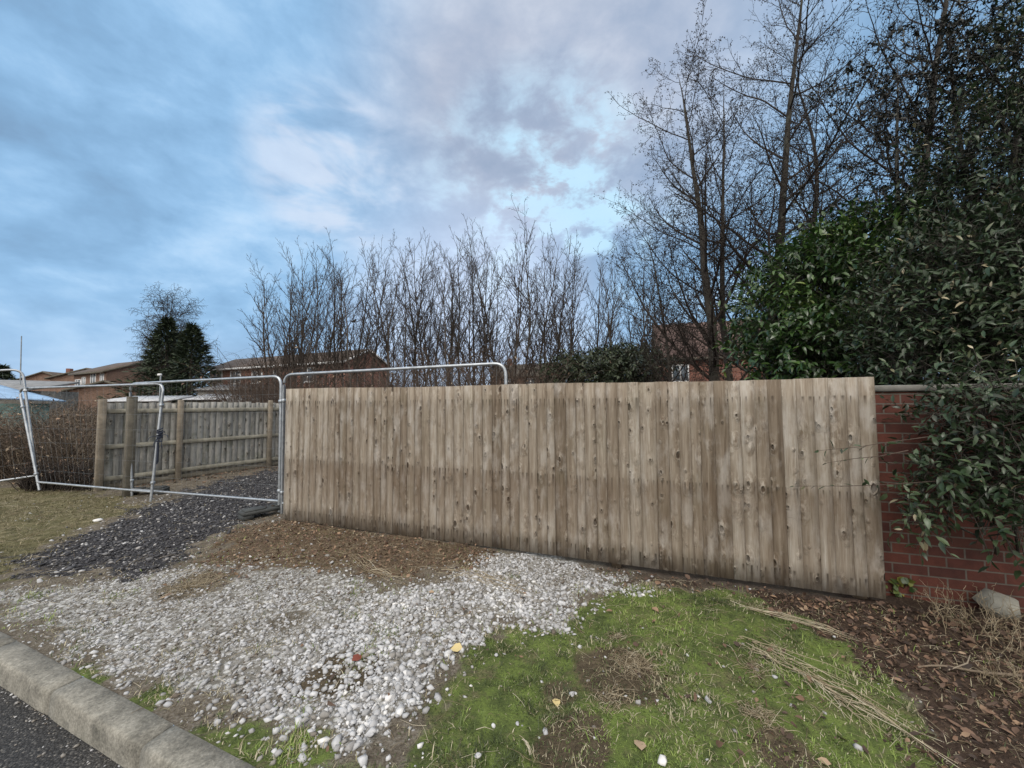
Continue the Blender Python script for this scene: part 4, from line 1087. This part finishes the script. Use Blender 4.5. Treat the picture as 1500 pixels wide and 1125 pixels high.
# ---------------------------------------------------------------- thickets and brambles
def thicket(name, px0, px1, Y0, Y1, h, n, seed, label, material, r=.006, catg='bush', arch=1., hvar=.4, leafn=0, group=None, lean=0.):
    rg = rng(seed); a = at((px0+px1)/2, 590, (Y0+Y1)/2); root = empty(name, (a[0], a[1], 0), label, catg, group)
    ps = []
    for i in range(n):
        Y = Y0+(Y1-Y0)*rg.random(); px = px0+(px1-px0)*rg.random(); p = at(px, 590, Y); b = np.array([p[0]-a[0], p[1]-a[1], 0])
        H = h*(1-hvar+hvar*rg.random()); az = rg.random()*6.28; sp = (.3+rg.random())*arch*H*.7
        e = b+np.array([math.cos(az)*sp+lean*H, math.sin(az)*sp*.7, H*(.2+.8*rg.random())]); m_ = (b+e)/2+np.array([0, 0, H*(.5+.4*rg.random())])
        k = 7; u = np.linspace(0, 1, k)[:, None]
        q = b*(1-u)**2+2*m_*u*(1-u)+e*u*u+np.cumsum(rg.normal(0, .045*H, (k, 3)), 0); q[:, 2] = np.abs(q[:, 2])
        ps.append((q, r*(1.15-np.linspace(0, .9, k))*(.6+.9*rg.random())))
    parts = [tube_arrays(ps, 3, rg)]
    V, Fs, T = cat(parts); mk('stems', V, Fs, material, root, T)
    if leafn:
        q = V[rg.choice(len(V), leafn)]; d = unit(rg.normal(0, 1, (leafn, 3)))
        V2, F2, T2 = leaves(q, d, unit(rg.normal(0, .6, (leafn, 3))+np.array([0, 0, 1.])), .05*(.6+.8*rg.random(leafn))*(h/1.2)**.5, np.full(leafn, .5), rg.random(leafn), curl=.4*rg.random(leafn))
        mk('dead_leaves', V2, F2, M_LITTER, root, T2)
    return root
thicket('bramble_thicket', -120, 132, 8.2, 11.0, 1.75, 3800, 91, 'brown tangle of bramble stems left of the old grey fence', M_BRAMBLE, .0055, leafn=6000, arch=1.7, hvar=.85)
thicket('cut_brushwood', 40, 138, 7.3, 8.1, .55, 500, 92, 'low heap of dark cut brushwood at the foot of the brambles', M_TWIG, .008, catg='brushwood', leafn=500)
thicket('bare_hedge', 345, 560, 11.5, 16.5, 3.1, 2200, 93, 'bare brown hedge between the old fence and the middle house', M_TWIGB, .009, leafn=1200)
thicket('bare_hedge', 560, 800, 13.0, 17.5, 4.0, 2000, 94, 'bare brown undergrowth below the tree row, behind the second wire panel', M_TWIGB, .008, leafn=900)
thicket('bare_shrub', 1000, 1085, 9.5, 13.0, 2.9, 650, 95, 'reddish brown bare shrub in front of the red brick house', M_TWIGB, .006, arch=.55, leafn=900)
thicket('bare_shrub', 945, 1010, 13, 16, 2.6, 400, 96, 'thin bare shrub between the evergreen bush and the reddish shrub', M_TWIGB, .006, arch=.6)
thicket('garden_hedge', 60, 215, 17, 20, 1.9, 1400, 97, 'low dull hedge behind the bramble thicket, in front of the garage', M_BRAMBLE, .012, leafn=3000)
thicket('bare_shrub', 355, 420, 15.5, 18, 3.7, 900, 98, 'bushy bare shrub in front of the left end of the middle house', M_TWIGB, .009, arch=.7)

# ---------------------------------------------------------------- ground cover
def scatter_xy(rg, n, x0, x1, y0, y1):
    return x0+(x1-x0)*rg.random(n), y0+(y1-y0)*rg.random(n)
def in_front(x, y):      # on the verge, road side of fence/wall, off the kerb
    kt = (x-K0[0])*KN[0]+(y-K0[1])*KN[1]; ft = (x-FA[0])*FN[0]+(y-FA[1])*FN[1]
    return (kt > .01) & ((ft > .03) | (x < FA[0]-.1))
ICO = None
def ico(sub):
    import bmesh
    bm = bmesh.new(); bmesh.ops.create_icosphere(bm, subdivisions=sub, radius=1.0)
    V = np.array([v.co[:] for v in bm.verts]); F = np.array([[v.index for v in f.verts] for f in bm.faces]); bm.free(); return V, F
I1V, I1F = ico(1); I2V, I2F = ico(2)
def rot_random(rg, n):
    q = unit(rg.normal(0, 1, (n, 4))); w_, x, y, z = q.T
    return np.stack([np.stack([1-2*(y*y+z*z), 2*(x*y-z*w_), 2*(x*z+y*w_)], -1), np.stack([2*(x*y+z*w_), 1-2*(x*x+z*z), 2*(y*z-x*w_)], -1), np.stack([2*(x*z-y*w_), 2*(y*z+x*w_), 1-2*(x*x+y*y)], -1)], 1)
def chip_templates(var, npt, seed):
    import bmesh
    rg = rng(seed); out = []
    while len(out) < var:
        P = unit(rg.normal(0, 1, (npt, 3))); ok = True
        for _ in range(30):                              # spread the corners a little
            d = P[:, None]-P[None]; r2 = (d**2).sum(-1)+np.eye(npt); P = unit(P+.03*(d/r2[..., None]).sum(1))
        P = P*(1+rg.normal(0, .10, (npt, 1)))
        bm = bmesh.new(); vs = [bm.verts.new(p) for p in P]; bmesh.ops.convex_hull(bm, input=vs); bm.verts.index_update()
        bmesh.ops.triangulate(bm, faces=bm.faces[:])
        used = [v for v in bm.verts if v.link_faces]; F = np.array([[v.index for v in f.verts] for f in bm.faces]); V = np.array([v.co[:] for v in bm.verts]); bm.free()
        if len(used) == npt and len(V) == npt and len(F) == 2*npt-4: out.append((V, F))
    return np.array([o[0] for o in out]), np.array([o[1] for o in out])
CHIPS = {1: chip_templates(16, 10, 5), 2: chip_templates(10, 18, 6)}
def stones(rg, x, y, size, tint, sub=1, flat=.7, sink=.25, zoff=0.):
    TV, TF = CHIPS[sub]; n = len(x); k = rg.integers(0, len(TV), n)
    sc = size[:, None]*np.stack([1.05+.45*rg.random(n), .70+.35*rg.random(n), flat*(.7+.4*rg.random(n))], 1)
    R = rot_random(rg, n); az = rg.random(n)*6.28; ca, sa = np.cos(az), np.sin(az)
    tv = np.einsum('nij,nvj->nvi', R, TV[k])*sc[:, None]
    ti = rg.normal(0, .28, n); tv[..., 2] += tv[..., 0]*ti[:, None]
    vx = tv[..., 0]*ca[:, None]-tv[..., 1]*sa[:, None]; vy = tv[..., 0]*sa[:, None]+tv[..., 1]*ca[:, None]
    hz_ = height(x, y)+size*flat*(.75-sink)+zoff
    V = np.stack([vx+x[:, None], vy+y[:, None], tv[..., 2]+hz_[:, None]], -1).reshape(-1, 3)
    F = (TF[k]+(np.arange(n)*TV.shape[1])[:, None, None]).reshape(-1, 3)
    return V, F, np.repeat(tint, TV.shape[1])
rg = rng(201)
# limestone gravel
x, y = scatter_xy(rg, 230000, -8.5, 2.2, 1.4, 5.4); z = zones(x, y); thin = (.45+.55*sstep(.36, .56, fbm(x, y, 3.6, 31)))*(1-.45*sstep(-.8, -2., x)*sstep(.40, .56, fbm(x, y, 5.6, 33)))
m = in_front(x, y) & (rg.random(len(x)) < z['gravel']*thin); x, y = x[m], y[m]
size = np.clip(rg.lognormal(math.log(.0092), .54, len(x)), .0035, .027)*(1-.25*sstep(3.2, 4.4, np.hypot(x, y)))*(1-.28*sstep(-.6, -1.8, x))
V, Fq, T = stones(rg, x, y, size, np.clip(rg.beta(1.5, 1.25, len(x))*.95+.5*(fbm(x, y, 1.9, 9)-.5)-.12*sstep(-.6, -2., x), 0, 1), 1, .75, .45)
tag(mk('gravel', V, Fq, M_STONE, tint=T), 'white limestone gravel spread over the verge', 'gravel', kind='stuff')
# stray chippings in the moss, on the track and in brown litter: still the same loose gravel
x, y = scatter_xy(rg, 34000, -8., 3., 1.4, 7.0); z = zones(x, y)
pr = z['moss']*.005+z['dark']*.08+z['brown']*.045+z['olive']*.025+z['dirt']*.22+sstep(-.45, .05, sdist(Z_GRAVEL, x, y))*.16
m = in_front(x, y) & (rg.random(len(x)) < pr); x, y = x[m], y[m]
V, Fq, T = stones(rg, x, y, np.clip(rg.lognormal(math.log(.0095), .45, len(x)), .004, .026), np.clip(rg.beta(1.6, 1.8, len(x)), 0, 1), 1, .7, .6)
tag(mk('loose_chippings', V, Fq, M_STONE, tint=T), 'stray pale chippings in the moss and on the dark track', 'chippings', kind='stuff')
# dark road planings on the track
x, y = scatter_xy(rg, 60000, -8.5, -1.5, 3.4, 11.5); z = zones(x, y)
m = (rg.random(len(x)) < z['dark']**1.6*.72) & ((x < FA[0]-.05) | ((x-FA[0])*FN[0]+(y-FA[1])*FN[1] < -.1)); x, y = x[m], y[m]
V, Fq, T = stones(rg, x, y, np.clip(rg.lognormal(math.log(.0105), .45, len(x)), .005, .03), rg.random(len(x))**1.1, 1)
tag(mk('road_planings', V, Fq, M_DARKSTONE, tint=T), 'dark asphalt planings covering the track', 'planings', kind='stuff')

x = rg.random(1100)*9-4.5; y = rg.random(1100)**3*1.3+.003
xx_ = K0[0]+KD[0]*(x+3)-KN[0]*(KERB_W+y); yy_ = K0[1]+KD[1]*(x+3)-KN[1]*(KERB_W+y)
V, Fq, T = stones(rg, xx_, yy_, np.clip(rg.lognormal(math.log(.0042), .5, 1100), .002, .014), rg.random(1100)**1.8, 1, .7, .3)
V[:, 2] += ROAD_Z-np.repeat(height(xx_, yy_), 10)
tag(mk('gutter_grit', V, Fq, M_STONE, tint=T), 'loose grit lying in the gutter along the kerb', 'grit', kind='stuff')

def blades(rg, x, y, L, wd, tint, lean=.7):
    n = len(x); az = rg.random(n)*6.28; ln = lean*(.2+rg.random(n))
    d = np.stack([np.cos(az)*ln, np.sin(az)*ln, np.ones(n)], 1); d = unit(d)
    s = np.stack([-np.sin(az), np.cos(az), np.zeros(n)], 1)
    b = np.stack([x, y, height(x, y)-.002], 1)
    m1 = b+d*(L*.55)[:, None]; tip = b+d*L[:, None]+np.stack([np.cos(az), np.sin(az), -.6*np.ones(n)], 1)*(L*.25*ln)[:, None]
    V = np.stack([b-s*wd[:, None], b+s*wd[:, None], m1+s*(wd*.8)[:, None], m1-s*(wd*.8)[:, None], tip], 1).reshape(-1, 3)
    i = (np.arange(n)*5)[:, None]
    F4 = np.array([[0, 1, 2, 3]])+i; F3 = np.array([[3, 2, 4]])+i
    return V, [F4, F3], np.repeat(tint, 5)
# moss and fine grass of the verge
x, y = scatter_xy(rg, 520000, -4.5, 4.2, 1.0, 5.2); z = zones(x, y)
dens = z['moss']*(.15+.85*sstep(.38, .60, fbm(x, y, 6., 41)))*(1-.7*z['straw'])+z['leaf']*.05+z['brown']*.06+z['dirt']*.06+z['soil']*z['moss']*.2
m = in_front(x, y) & (rg.random(len(x)) < dens); x, y = x[m], y[m]
tn = np.clip(.06+.62*sstep(.34, .66, fbm(x, y, 1.7, 51, 5))+.9*(fbm(x, y, 17., 53, 3)-.5)+rg.normal(0, .13, len(x)), 0, .92); dry = rg.random(len(x)) < .09+.38*sstep(.48, .66, fbm(x, y, 3.1, 61))+.4*(1-z['moss'][m]); tn[dry] = .93+.07*rg.random(dry.sum())
V, Fq, T = blades(rg, x, y, (.008+.030*rg.random(len(x))**2.0)*(.6+.9*sstep(.35, .65, fbm(x, y, 13., 55, 3))), .0012+.0016*rg.random(len(x)), tn, 1.2)
tag(mk('moss', V, Fq, M_MOSS, tint=T), 'bright green moss and fine grass on the verge', 'moss', kind='stuff')
# olive grass on the left
x, y = scatter_xy(rg, 120000, -13, -3.2, 3.0, 9.5); z = zones(x, y)
m = (rg.random(len(x)) < z['olive']*.9*(.25+.75*sstep(.38, .58, fbm(x, y, 2.2, 73)))+z['dark']*.02+z['moss']*.25) & in_front(x, y); x, y = x[m], y[m]
V, Fq, T = blades(rg, x, y, .015+.04*rg.random(len(x))**1.6, .0018+.002*rg.random(len(x)), np.clip(rg.random(len(x))*.7+.35*(fbm(x, y, 1.6, 71)), 0, 1), 1.1)
tag(mk('short_grass', V, Fq, M_OLIVE, tint=T), 'olive short grass beside the dark track', 'grass', kind='stuff')

def strands(rg, x, y, L, r, az, lift=.02, k=5, zoff=.004):
    ps = []
    for i in range(len(x)):
        c, s_ = math.cos(az[i]), math.sin(az[i]); u = np.linspace(0, 1, k); b = rg.normal(0, .12)
        qx = x[i]+L[i]*(u*c-b*u*(1-u)*s_*2); qy = y[i]+L[i]*(u*s_+b*u*(1-u)*c*2)
        q = np.stack([qx, qy, height(qx, qy)+zoff+lift*rg.random()*np.sin(u*pi*(.6+.6*rg.random()))], 1)
        ps.append((q, r[i]*(1-.6*u)))
    return tube_arrays(ps, 3, rg)
# dead leaves under the shrubs
x, y = scatter_xy(rg, 70000, -1.6, 5.2, 1.0, 4.2); z = zones(x, y)
m = in_front(x, y) & (rg.random(len(x)) < z['leaf']*.55+z['moss']*.004+z['gravel']*.006) & (((x-W0[0])*WN[0]+(y-W0[1])*WN[1] > .03) | (x < W0[0])); x, y = x[m], y[m]; n = len(x)
def litter(rg, x, y, L, tint, tilt=.35, zoff=.006):
    n = len(x); az = rg.random(n)*6.28
    d = unit(np.stack([np.cos(az), np.sin(az), rg.normal(0, tilt*.6, n)], 1)); nn_ = unit(rg.normal(0, tilt, (n, 3))+np.array([0, 0, 1]))
    return leaves(np.stack([x, y, height(x, y)+zoff+.02*rg.random(n)], 1), d, nn_, L, np.clip(rg.normal(.5, .12, n), .2, .8), tint, curl=rg.normal(.1, .3, n))
V, Fq, T = litter(rg, x, y, .010+.048*rg.random(n)**2.6, np.clip(rg.beta(1.5, 2.4, n), 0, .97), .75)
tag(mk('leaf_litter', V, Fq, M_LITTER, tint=T), 'rusty dead leaves lying under the shrubs by the wall', 'leaves', kind='stuff')
# brown fibrous litter below the left part of the fence and along the old fence
x, y = scatter_xy(rg, 20000, -4.6, .8, 3.0, 5.6); z = zones(x, y)
m = in_front(x, y) & (rg.random(len(x)) < z['brown']*.75+z['straw']*.2); x, y = x[m], y[m]; n = len(x)
p1 = litter(rg, x, y, .012+.035*rg.random(n)**2, np.clip(rg.beta(1.8, 2.0, n), 0, 1), .5)
s_ = rng(7).random(60000); xx = -8.2+5.*rng(8).random(9000); yy = 6.+6*rng(9).random(9000)
dd = (xx-OA[0])*ON[0]+(yy-OA[1])*ON[1]; kk = (dd > .05) & (rng(10).random(9000) < np.exp(-dd/.35)) & ((xx-OA[0])*OD[0]+(yy-OA[1])*OD[1] > .3)
p2 = litter(rg, xx[kk], yy[kk], .03+.05*rg.random(kk.sum()), np.clip(rg.beta(2., 1.6, kk.sum()), 0, 1), .5)
V, Fq, T = cat([p1, p2]); tag(mk('brown_litter', V, Fq, M_LITTER, tint=T), 'brown dead bracken and leaf crumbs below the fences', 'litter', kind='stuff')
# dry stalks lying about
x, y = scatter_xy(rg, 26000, -4.5, 4.4, 1.1, 5.4); z = zones(x, y)
m = in_front(x, y) & (rg.random(len(x)) < z['brown']*.55+z['straw']*.7+z['moss']*.075+z['leaf']*.20+z['soil']*.16+z['gravel']*.04+z['dirt']*.10); x, y = x[m], y[m]; n = len(x)
V, Fq, T = strands(rg, x, y, .05+.16*rg.random(n)**2, .0008+.0011*rg.random(n), rg.random(n)*6.28, .02)
tag(mk('dry_stalks', V, Fq, M_STRAW, tint=T), 'thin dry grass stalks strewn over the verge', 'stalks', kind='stuff')

rg = rng(231); x, y = scatter_xy(rg, 9000, -11, -3.0, 3.4, 8.5); z = zones(x, y)
m = in_front(x, y) & (rg.random(len(x)) < z['olive']*.55+z['dark']*.05+z['dirt']*.2); x, y = x[m], y[m]; n = len(x)
V, Fq, T = strands(rg, x, y, .06+.18*rg.random(n)**2, .0013+.0014*rg.random(n), rg.random(n)*6.28, .03)
tag(mk('withered_blades', V, Fq, M_STRAW, tint=T), 'withered straw-coloured blades in the olive grass', 'blades', kind='stuff')

# bundles of long straw on the moss (things)
def bundle(pix, n, L, spread, label, seed, r=.0022, nm='straw_bundle'):
    rg = rng(seed); pts = np.array([G(*p)[:2] for p in pix]); o = pts[0]
    root_h = 0; ps = []
    seg = np.linspace(0, 1, len(pts))
    for i in range(n):
        t0 = rg.random()*.75; t1 = min(1, t0+L*(.5+.7*rg.random())); u = np.linspace(t0, t1, 6)
        fan = rg.normal(0, spread*2.2)*(u-u[0]); px = np.interp(u, seg, pts[:, 0])+rg.normal(0, spread)+fan*3+np.cumsum(rg.normal(0, spread*.38, 6)); py = np.interp(u, seg, pts[:, 1])+rg.normal(0, spread)-fan*2+np.cumsum(rg.normal(0, spread*.38, 6))
        zz = height(px, py)+.006+.035*rg.random()*np.sin(np.linspace(.2, 3, 6))
        ps.append((np.stack([px-o[0], py-o[1], zz], 1), r*(.5+rg.random())*np.linspace(1, .45, 6)))
    V, Fq, T = tube_arrays(ps, 4, rg)
    ob = mk(nm, V, Fq, M_STRAW, tint=np.clip(T*.6+.4, 0, 1)); ob.location = (o[0], o[1], 0)
    return tag(ob, label, 'straw', 'bundles of dry straw on the verge')
bundle([(1085, 935), (1150, 975), (1220, 1015), (1295, 1075)], 70, .42, .050, 'big sheaf of dry straw lying across the mossy slope', 301)
bundle([(1040, 868), (1110, 895), (1190, 920), (1240, 935)], 26, .6, .022, 'few pale stalks lying below the right end of the fence', 302, .0018)
bundle([(505, 805), (545, 835), (600, 852)], 30, .5, .05, 'dry stalks lying on the brown litter below the left half of the fence', 303, .0018)
bundle([(640, 835), (700, 842), (780, 870)], 26, .5, .05, 'dry stalks lying beside the heap of gravel under the fence', 304, .0018)
bundle([(745, 1055), (765, 1080), (778, 1105)], 5, .8, .006, 'pair of straws lying on the moss near the bottom edge', 305, .0020)
# tufts of withered grass
def tuft(px, py, n, L, label, seed, spread=.05, up=.5, nm='dry_tuft', r=.0013, material=None, cat_='grass tuft'):
    rg = rng(seed); o = G(px, py)[:2]; ps = []
    for i in range(n):
        az = rg.random()*6.28; l = L*(.4+.8*rg.random()); b = rg.normal(0, spread, 2); u = np.linspace(0, 1, 6)
        h = l*up*(.3+rg.random())
        q = np.stack([b[0]+np.cos(az)*l*u*.8+rg.normal(0, .006, 6), b[1]+np.sin(az)*l*u*.8+rg.normal(0, .006, 6), height(o[0]+b[0], o[1]+b[1])+.002+h*np.sin(u*2.4)], 1)
        ps.append((q, r*(.6+.8*rg.random())*np.linspace(1.2, .4, 6)))
    V, Fq, T = tube_arrays(ps, 3, rg); ob = mk(nm, V, Fq, material or M_STRAW, tint=np.clip(T*.75+.2, 0, 1)); ob.location = (*o, 0)
    return tag(ob, label, cat_, 'withered grass tufts on the verge')
tuft(930, 975, 170, .11, 'largest straw-coloured withered tuft, in the middle of the moss', 311, .055, .35)
tuft(900, 935, 70, .07, 'small withered tuft just above the largest one', 312, .03, .3)
tuft(1110, 1055, 120, .085, 'withered tuft on the moss below the big sheaf of straw', 313, .04, .4)
tuft(1105, 980, 70, .07, 'pale withered tuft at the left edge of the sheaf of straw', 314, .035, .35)
tuft(892, 1030, 90, .10, 'browned tuft on bare soil below the largest tuft', 315, .05, .3)
tuft(285, 855, 260, .15, 'wide flattened straw patch in the middle of the gravel', 316, .10, .22)
# tall dead weeds by the wall
def weed(px, py, n, H, label, seed, spread, r=.0028):
    rg = rng(seed); o = G(px, py)[:2]; ps = []
    for i in range(n):
        b = np.array([*rg.normal(0, spread, 2), -.01]); az = rg.random()*6.28; l = H*(.45+.65*rg.random()); lean = .15+.9*rg.random()**1.5
        d = unit(np.array([math.cos(az)*lean, math.sin(az)*lean, 1])); u = np.linspace(0, 1, 7)[:, None]
        q = b+d*l*u+rg.normal(0, .010, (7, 3))+np.array([0, 0, -1])*(u**2)*l*.25*lean
        ps.append((q, r*np.linspace(1, .4, 7)))
        for j in range(5):
            s_ = rg.integers(2, 7); dd = unit(d+rg.normal(0, .8, 3)); ll = l*.22*rg.random()+.03
            ps.append((np.array([q[s_]+dd*ll*t+rg.normal(0, .004, 3) for t in np.linspace(0, 1, 4)]), r*.6*np.array([1, .8, .6, .4])))
    V, Fq, T = tube_arrays(ps, 4, rg); ob = mk('dead_weed', V, Fq, M_STRAW, tint=np.clip(T*.8, 0, 1)); ob.location = (*o, 0)
    return tag(ob, label, 'weed', 'dead weeds along the brick wall')
weed(1440, 925, 30, .30, 'tangle of dead tan weeds in front of the grey rock by the wall', 321, .12)
weed(1385, 905, 9, .26, 'upright dead weed stalks between the fence end and the grey rock', 322, .06)
weed(1495, 960, 24, .26, 'dead weeds at the right edge of the photo in front of the wall', 323, .11)
weed(1470, 1010, 14, .20, 'sparse dead weeds on the leaf litter near the right edge', 324, .05)
# ivy at the end of the fence
o = G(1312, 866)[:2]; rg = rng(331); n = 60
iv = empty('ivy_plant', (*o, 0), 'small yellowing ivy at the right foot of the long fence', 'plant')
q = np.stack([rg.normal(0, .06, n)+.02, rg.normal(0, .04, n)-.02, .01+.13*rg.random(n)], 1); d = unit(rg.normal(0, 1, (n, 3))+[0, -.7, .1])
V, Fq, T = leaves(q, d, unit(rg.normal(0, .4, (n, 3))+[0, -.8, .6]), .055*(.6+.6*rg.random(n)), np.full(n, .8), np.clip(rg.random(n)**.8, 0, 1)); mk('foliage', V, Fq, M_IVY, iv, T)
V, Fq, T = tube_arrays([(np.stack([np.zeros(3), a*.6, a]), np.array([.002, .0016, .001])) for a in q[:30]], 3, rg); mk('stems', V, Fq, M_TWIG, iv, T)
# grey rock by the wall
rg = rng(341); RV, RF = chip_templates(1, 16, 14); Vr, RF = RV[0]*np.array([.135, .10, .105]), RF[0]
o = G(1462, 893)[:2]
ob = mk('boulder', Vr, RF, M_ROCK); ob.location = (o[0], o[1], .045); ob.rotation_euler = (.2, .25, -.4)
tag(ob, 'grey mossy rock at the foot of the brick wall', 'rock')
# fallen branch on the right
p0, p1 = G(1345, 985), G(1498, 1000); ps = [(np.array([p0*(1-t)+p1*t+[0, .03*math.sin(t*3), .03+.01*math.sin(t*7)] for t in np.linspace(0, 1, 8)]), np.linspace(.005, .010, 8)),
     (np.array([p0*.7+p1*.3+[0, 0, .03], p0*.45+p1*.55+[.02, .05, .05], p0*.3+p1*.7+[.03, .12, .06]]), np.array([.004, .004, .002]))]
V, Fq, T = tube_arrays(ps, 5); V = V-p0; ob = mk('fallen_branch', V, Fq, M_BRAMBLE, tint=T*.3+.7); ob.location = p0
tag(ob, 'grey fallen branch on the leaf litter at the right edge', 'branch')
# sprigs reaching in front of the fence
def sprig(pts, label, seed, L=.07):
    rg = rng(seed); P = np.array([at(a, b, Y) for a, b, Y in pts]); o = P[0]; root = empty('leafy_sprig', o, label, 'branch', 'sprigs of the shrub before the fence'); P = P-o
    n = 14; u = np.linspace(.15, 1, n); seg = np.linspace(0, 1, len(P)); q = np.stack([np.interp(u, seg, P[:, i]) for i in range(3)], 1)
    V, Fq, T = tube_arrays([(P, np.linspace(.004, .0012, len(P)))], 5, rg); mk('stem', V, Fq, M_TWIGB, root, T)
    ax = unit(P[-1]-P[0]); d = unit(ax+rg.normal(0, .75, (n, 3)))
    V, Fq, T = leaves(q, d, unit(rg.normal(0, .5, (n, 3))+[0, 0, 1]), L*(.6+.6*rg.random(n)), np.full(n, .30), rg.random(n)**1.2, curl=.3*rg.random(n)); mk('foliage', V, Fq, M_DARKLEAF, root, T)
sprig([(1360, 640, 2.75), (1300, 648, 2.72), (1255, 655, 2.72), (1200, 660, 2.72)], 'upper leafy sprig reaching left in front of the fence end', 351)
sprig([(1370, 705, 2.78), (1300, 710, 2.74), (1240, 712, 2.74), (1165, 712, 2.74)], 'lower thin sprig reaching left in front of the fence end', 352, .055)
sprig([(1330, 660, 2.75), (1290, 668, 2.72), (1250, 672, 2.72), (1212, 678, 2.72)], 'short sprig between the upper and the lower one', 353, .05)

# single fallen leaves and stones one can point at
def fallen(px, py, L, t, label, seed, material, wd=.7):
    rg = rng(seed); o = G(px, py); V, Fq, T = leaves(np.zeros((1, 3)), unit(np.array([[rg.normal(), rg.normal(), .05]])), np.array([[.15, -.3, 1.]]), np.array([L]), np.array([wd]), np.array([t]), curl=np.array([.1]))
    ob = mk('fallen_leaf', V, Fq, material, tint=T); ob.location = (o[0], o[1], height(o[0], o[1])+.018); return tag(ob, label, 'leaf')
M_YEL = tintmat('yellow_dead_leaf', [(0, (.35, .26, .10)), (1, (.55, .45, .22))], .7)
M_RED = tintmat('dark_red_leaf', [(0, (.10, .02, .015)), (1, (.2, .05, .03))], .6)
fallen(678, 950, .085, .9, 'large pale yellow leaf at the edge of gravel and moss', 401, M_YEL, .8)
fallen(813, 1020, .05, .8, 'small round yellow leaf on the moss', 402, M_YEL, .9)
fallen(515, 970, .075, .7, 'dark red leaf on the gravel', 403, M_RED, .7)
fallen(955, 893, .06, .85, 'orange-brown leaf on moss below the middle of the fence', 404, M_LITTER, .8)
fallen(940, 1103, .07, .93, 'tan lobed leaf on the moss near the bottom edge', 405, M_LITTER, .8)
fallen(1128, 868, .05, .8, 'orange leaf at the foot of the fence', 406, M_LITTER, .5)
fallen(628, 868, .05, .9, 'pinkish leaf on top of the gravel heap', 407, M_LITTER, .6)
for i, (px, py, s_, t) in enumerate([(970, 1113, .026, 1.), (723, 1058, .018, .9), (758, 1055, .017, .6), (700, 1107, .02, .8), (655, 1008, .02, .9), (690, 1000, .014, 1.), (1060, 982, .017, .6), (1022, 1020, .013, 1.), (1222, 934, .018, .8), (887, 962, .013, .7), (727, 955, .018, .6), (1007, 965, .014, .9)]):
    rg = rng(420+i); o = G(px, py); V, Fq, T = stones(rg, np.array([o[0]]), np.array([o[1]]), np.array([s_*.72]), np.array([t]), 2, .65, .1)
    ob = mk('pale_stone', V-[o[0], o[1], 0], Fq, M_STONE, tint=T); ob.location = (o[0], o[1], 0)
    tag(ob, 'whitest stone, lying on the moss at the bottom edge' if i == 0 else 'single pale stone lying apart on the green moss', 'stone', 'single stones on the moss')
rg = rng(450); o = G(143, 765); V, Fq, T = stones(rg, np.array([o[0]]), np.array([o[1]]), np.array([.055]), np.array([1.]), 2, .5, .1)
ob = mk('white_stone', V-[o[0], o[1], 0], Fq, M_STONE, tint=T); ob.location = (o[0], o[1], 0); tag(ob, 'large white stone on the dark track, left of the wire panels', 'stone')

# bird in the tree row
p = at(517, 471, 18.6); bd = empty('perched_bird', p, 'small dark bird perched among the bare branches of the tree row', 'bird')
prof_ = [(-.16, .012, .05), (-.09, .02, .03), (-.03, .05, .0), (.04, .06, .015), (.09, .045, .05), (.12, .036, .085), (.15, .032, .095), (.175, .012, .09), (.20, .003, .085)]
V, Fq, T = tube_arrays([(np.array([(a, 0, c) for a, b_, c in prof_]), np.array([b_ for a, b_, c in prof_]))], 10); mk('body', V, Fq, M_BIRD, bd, T, smooth=True)
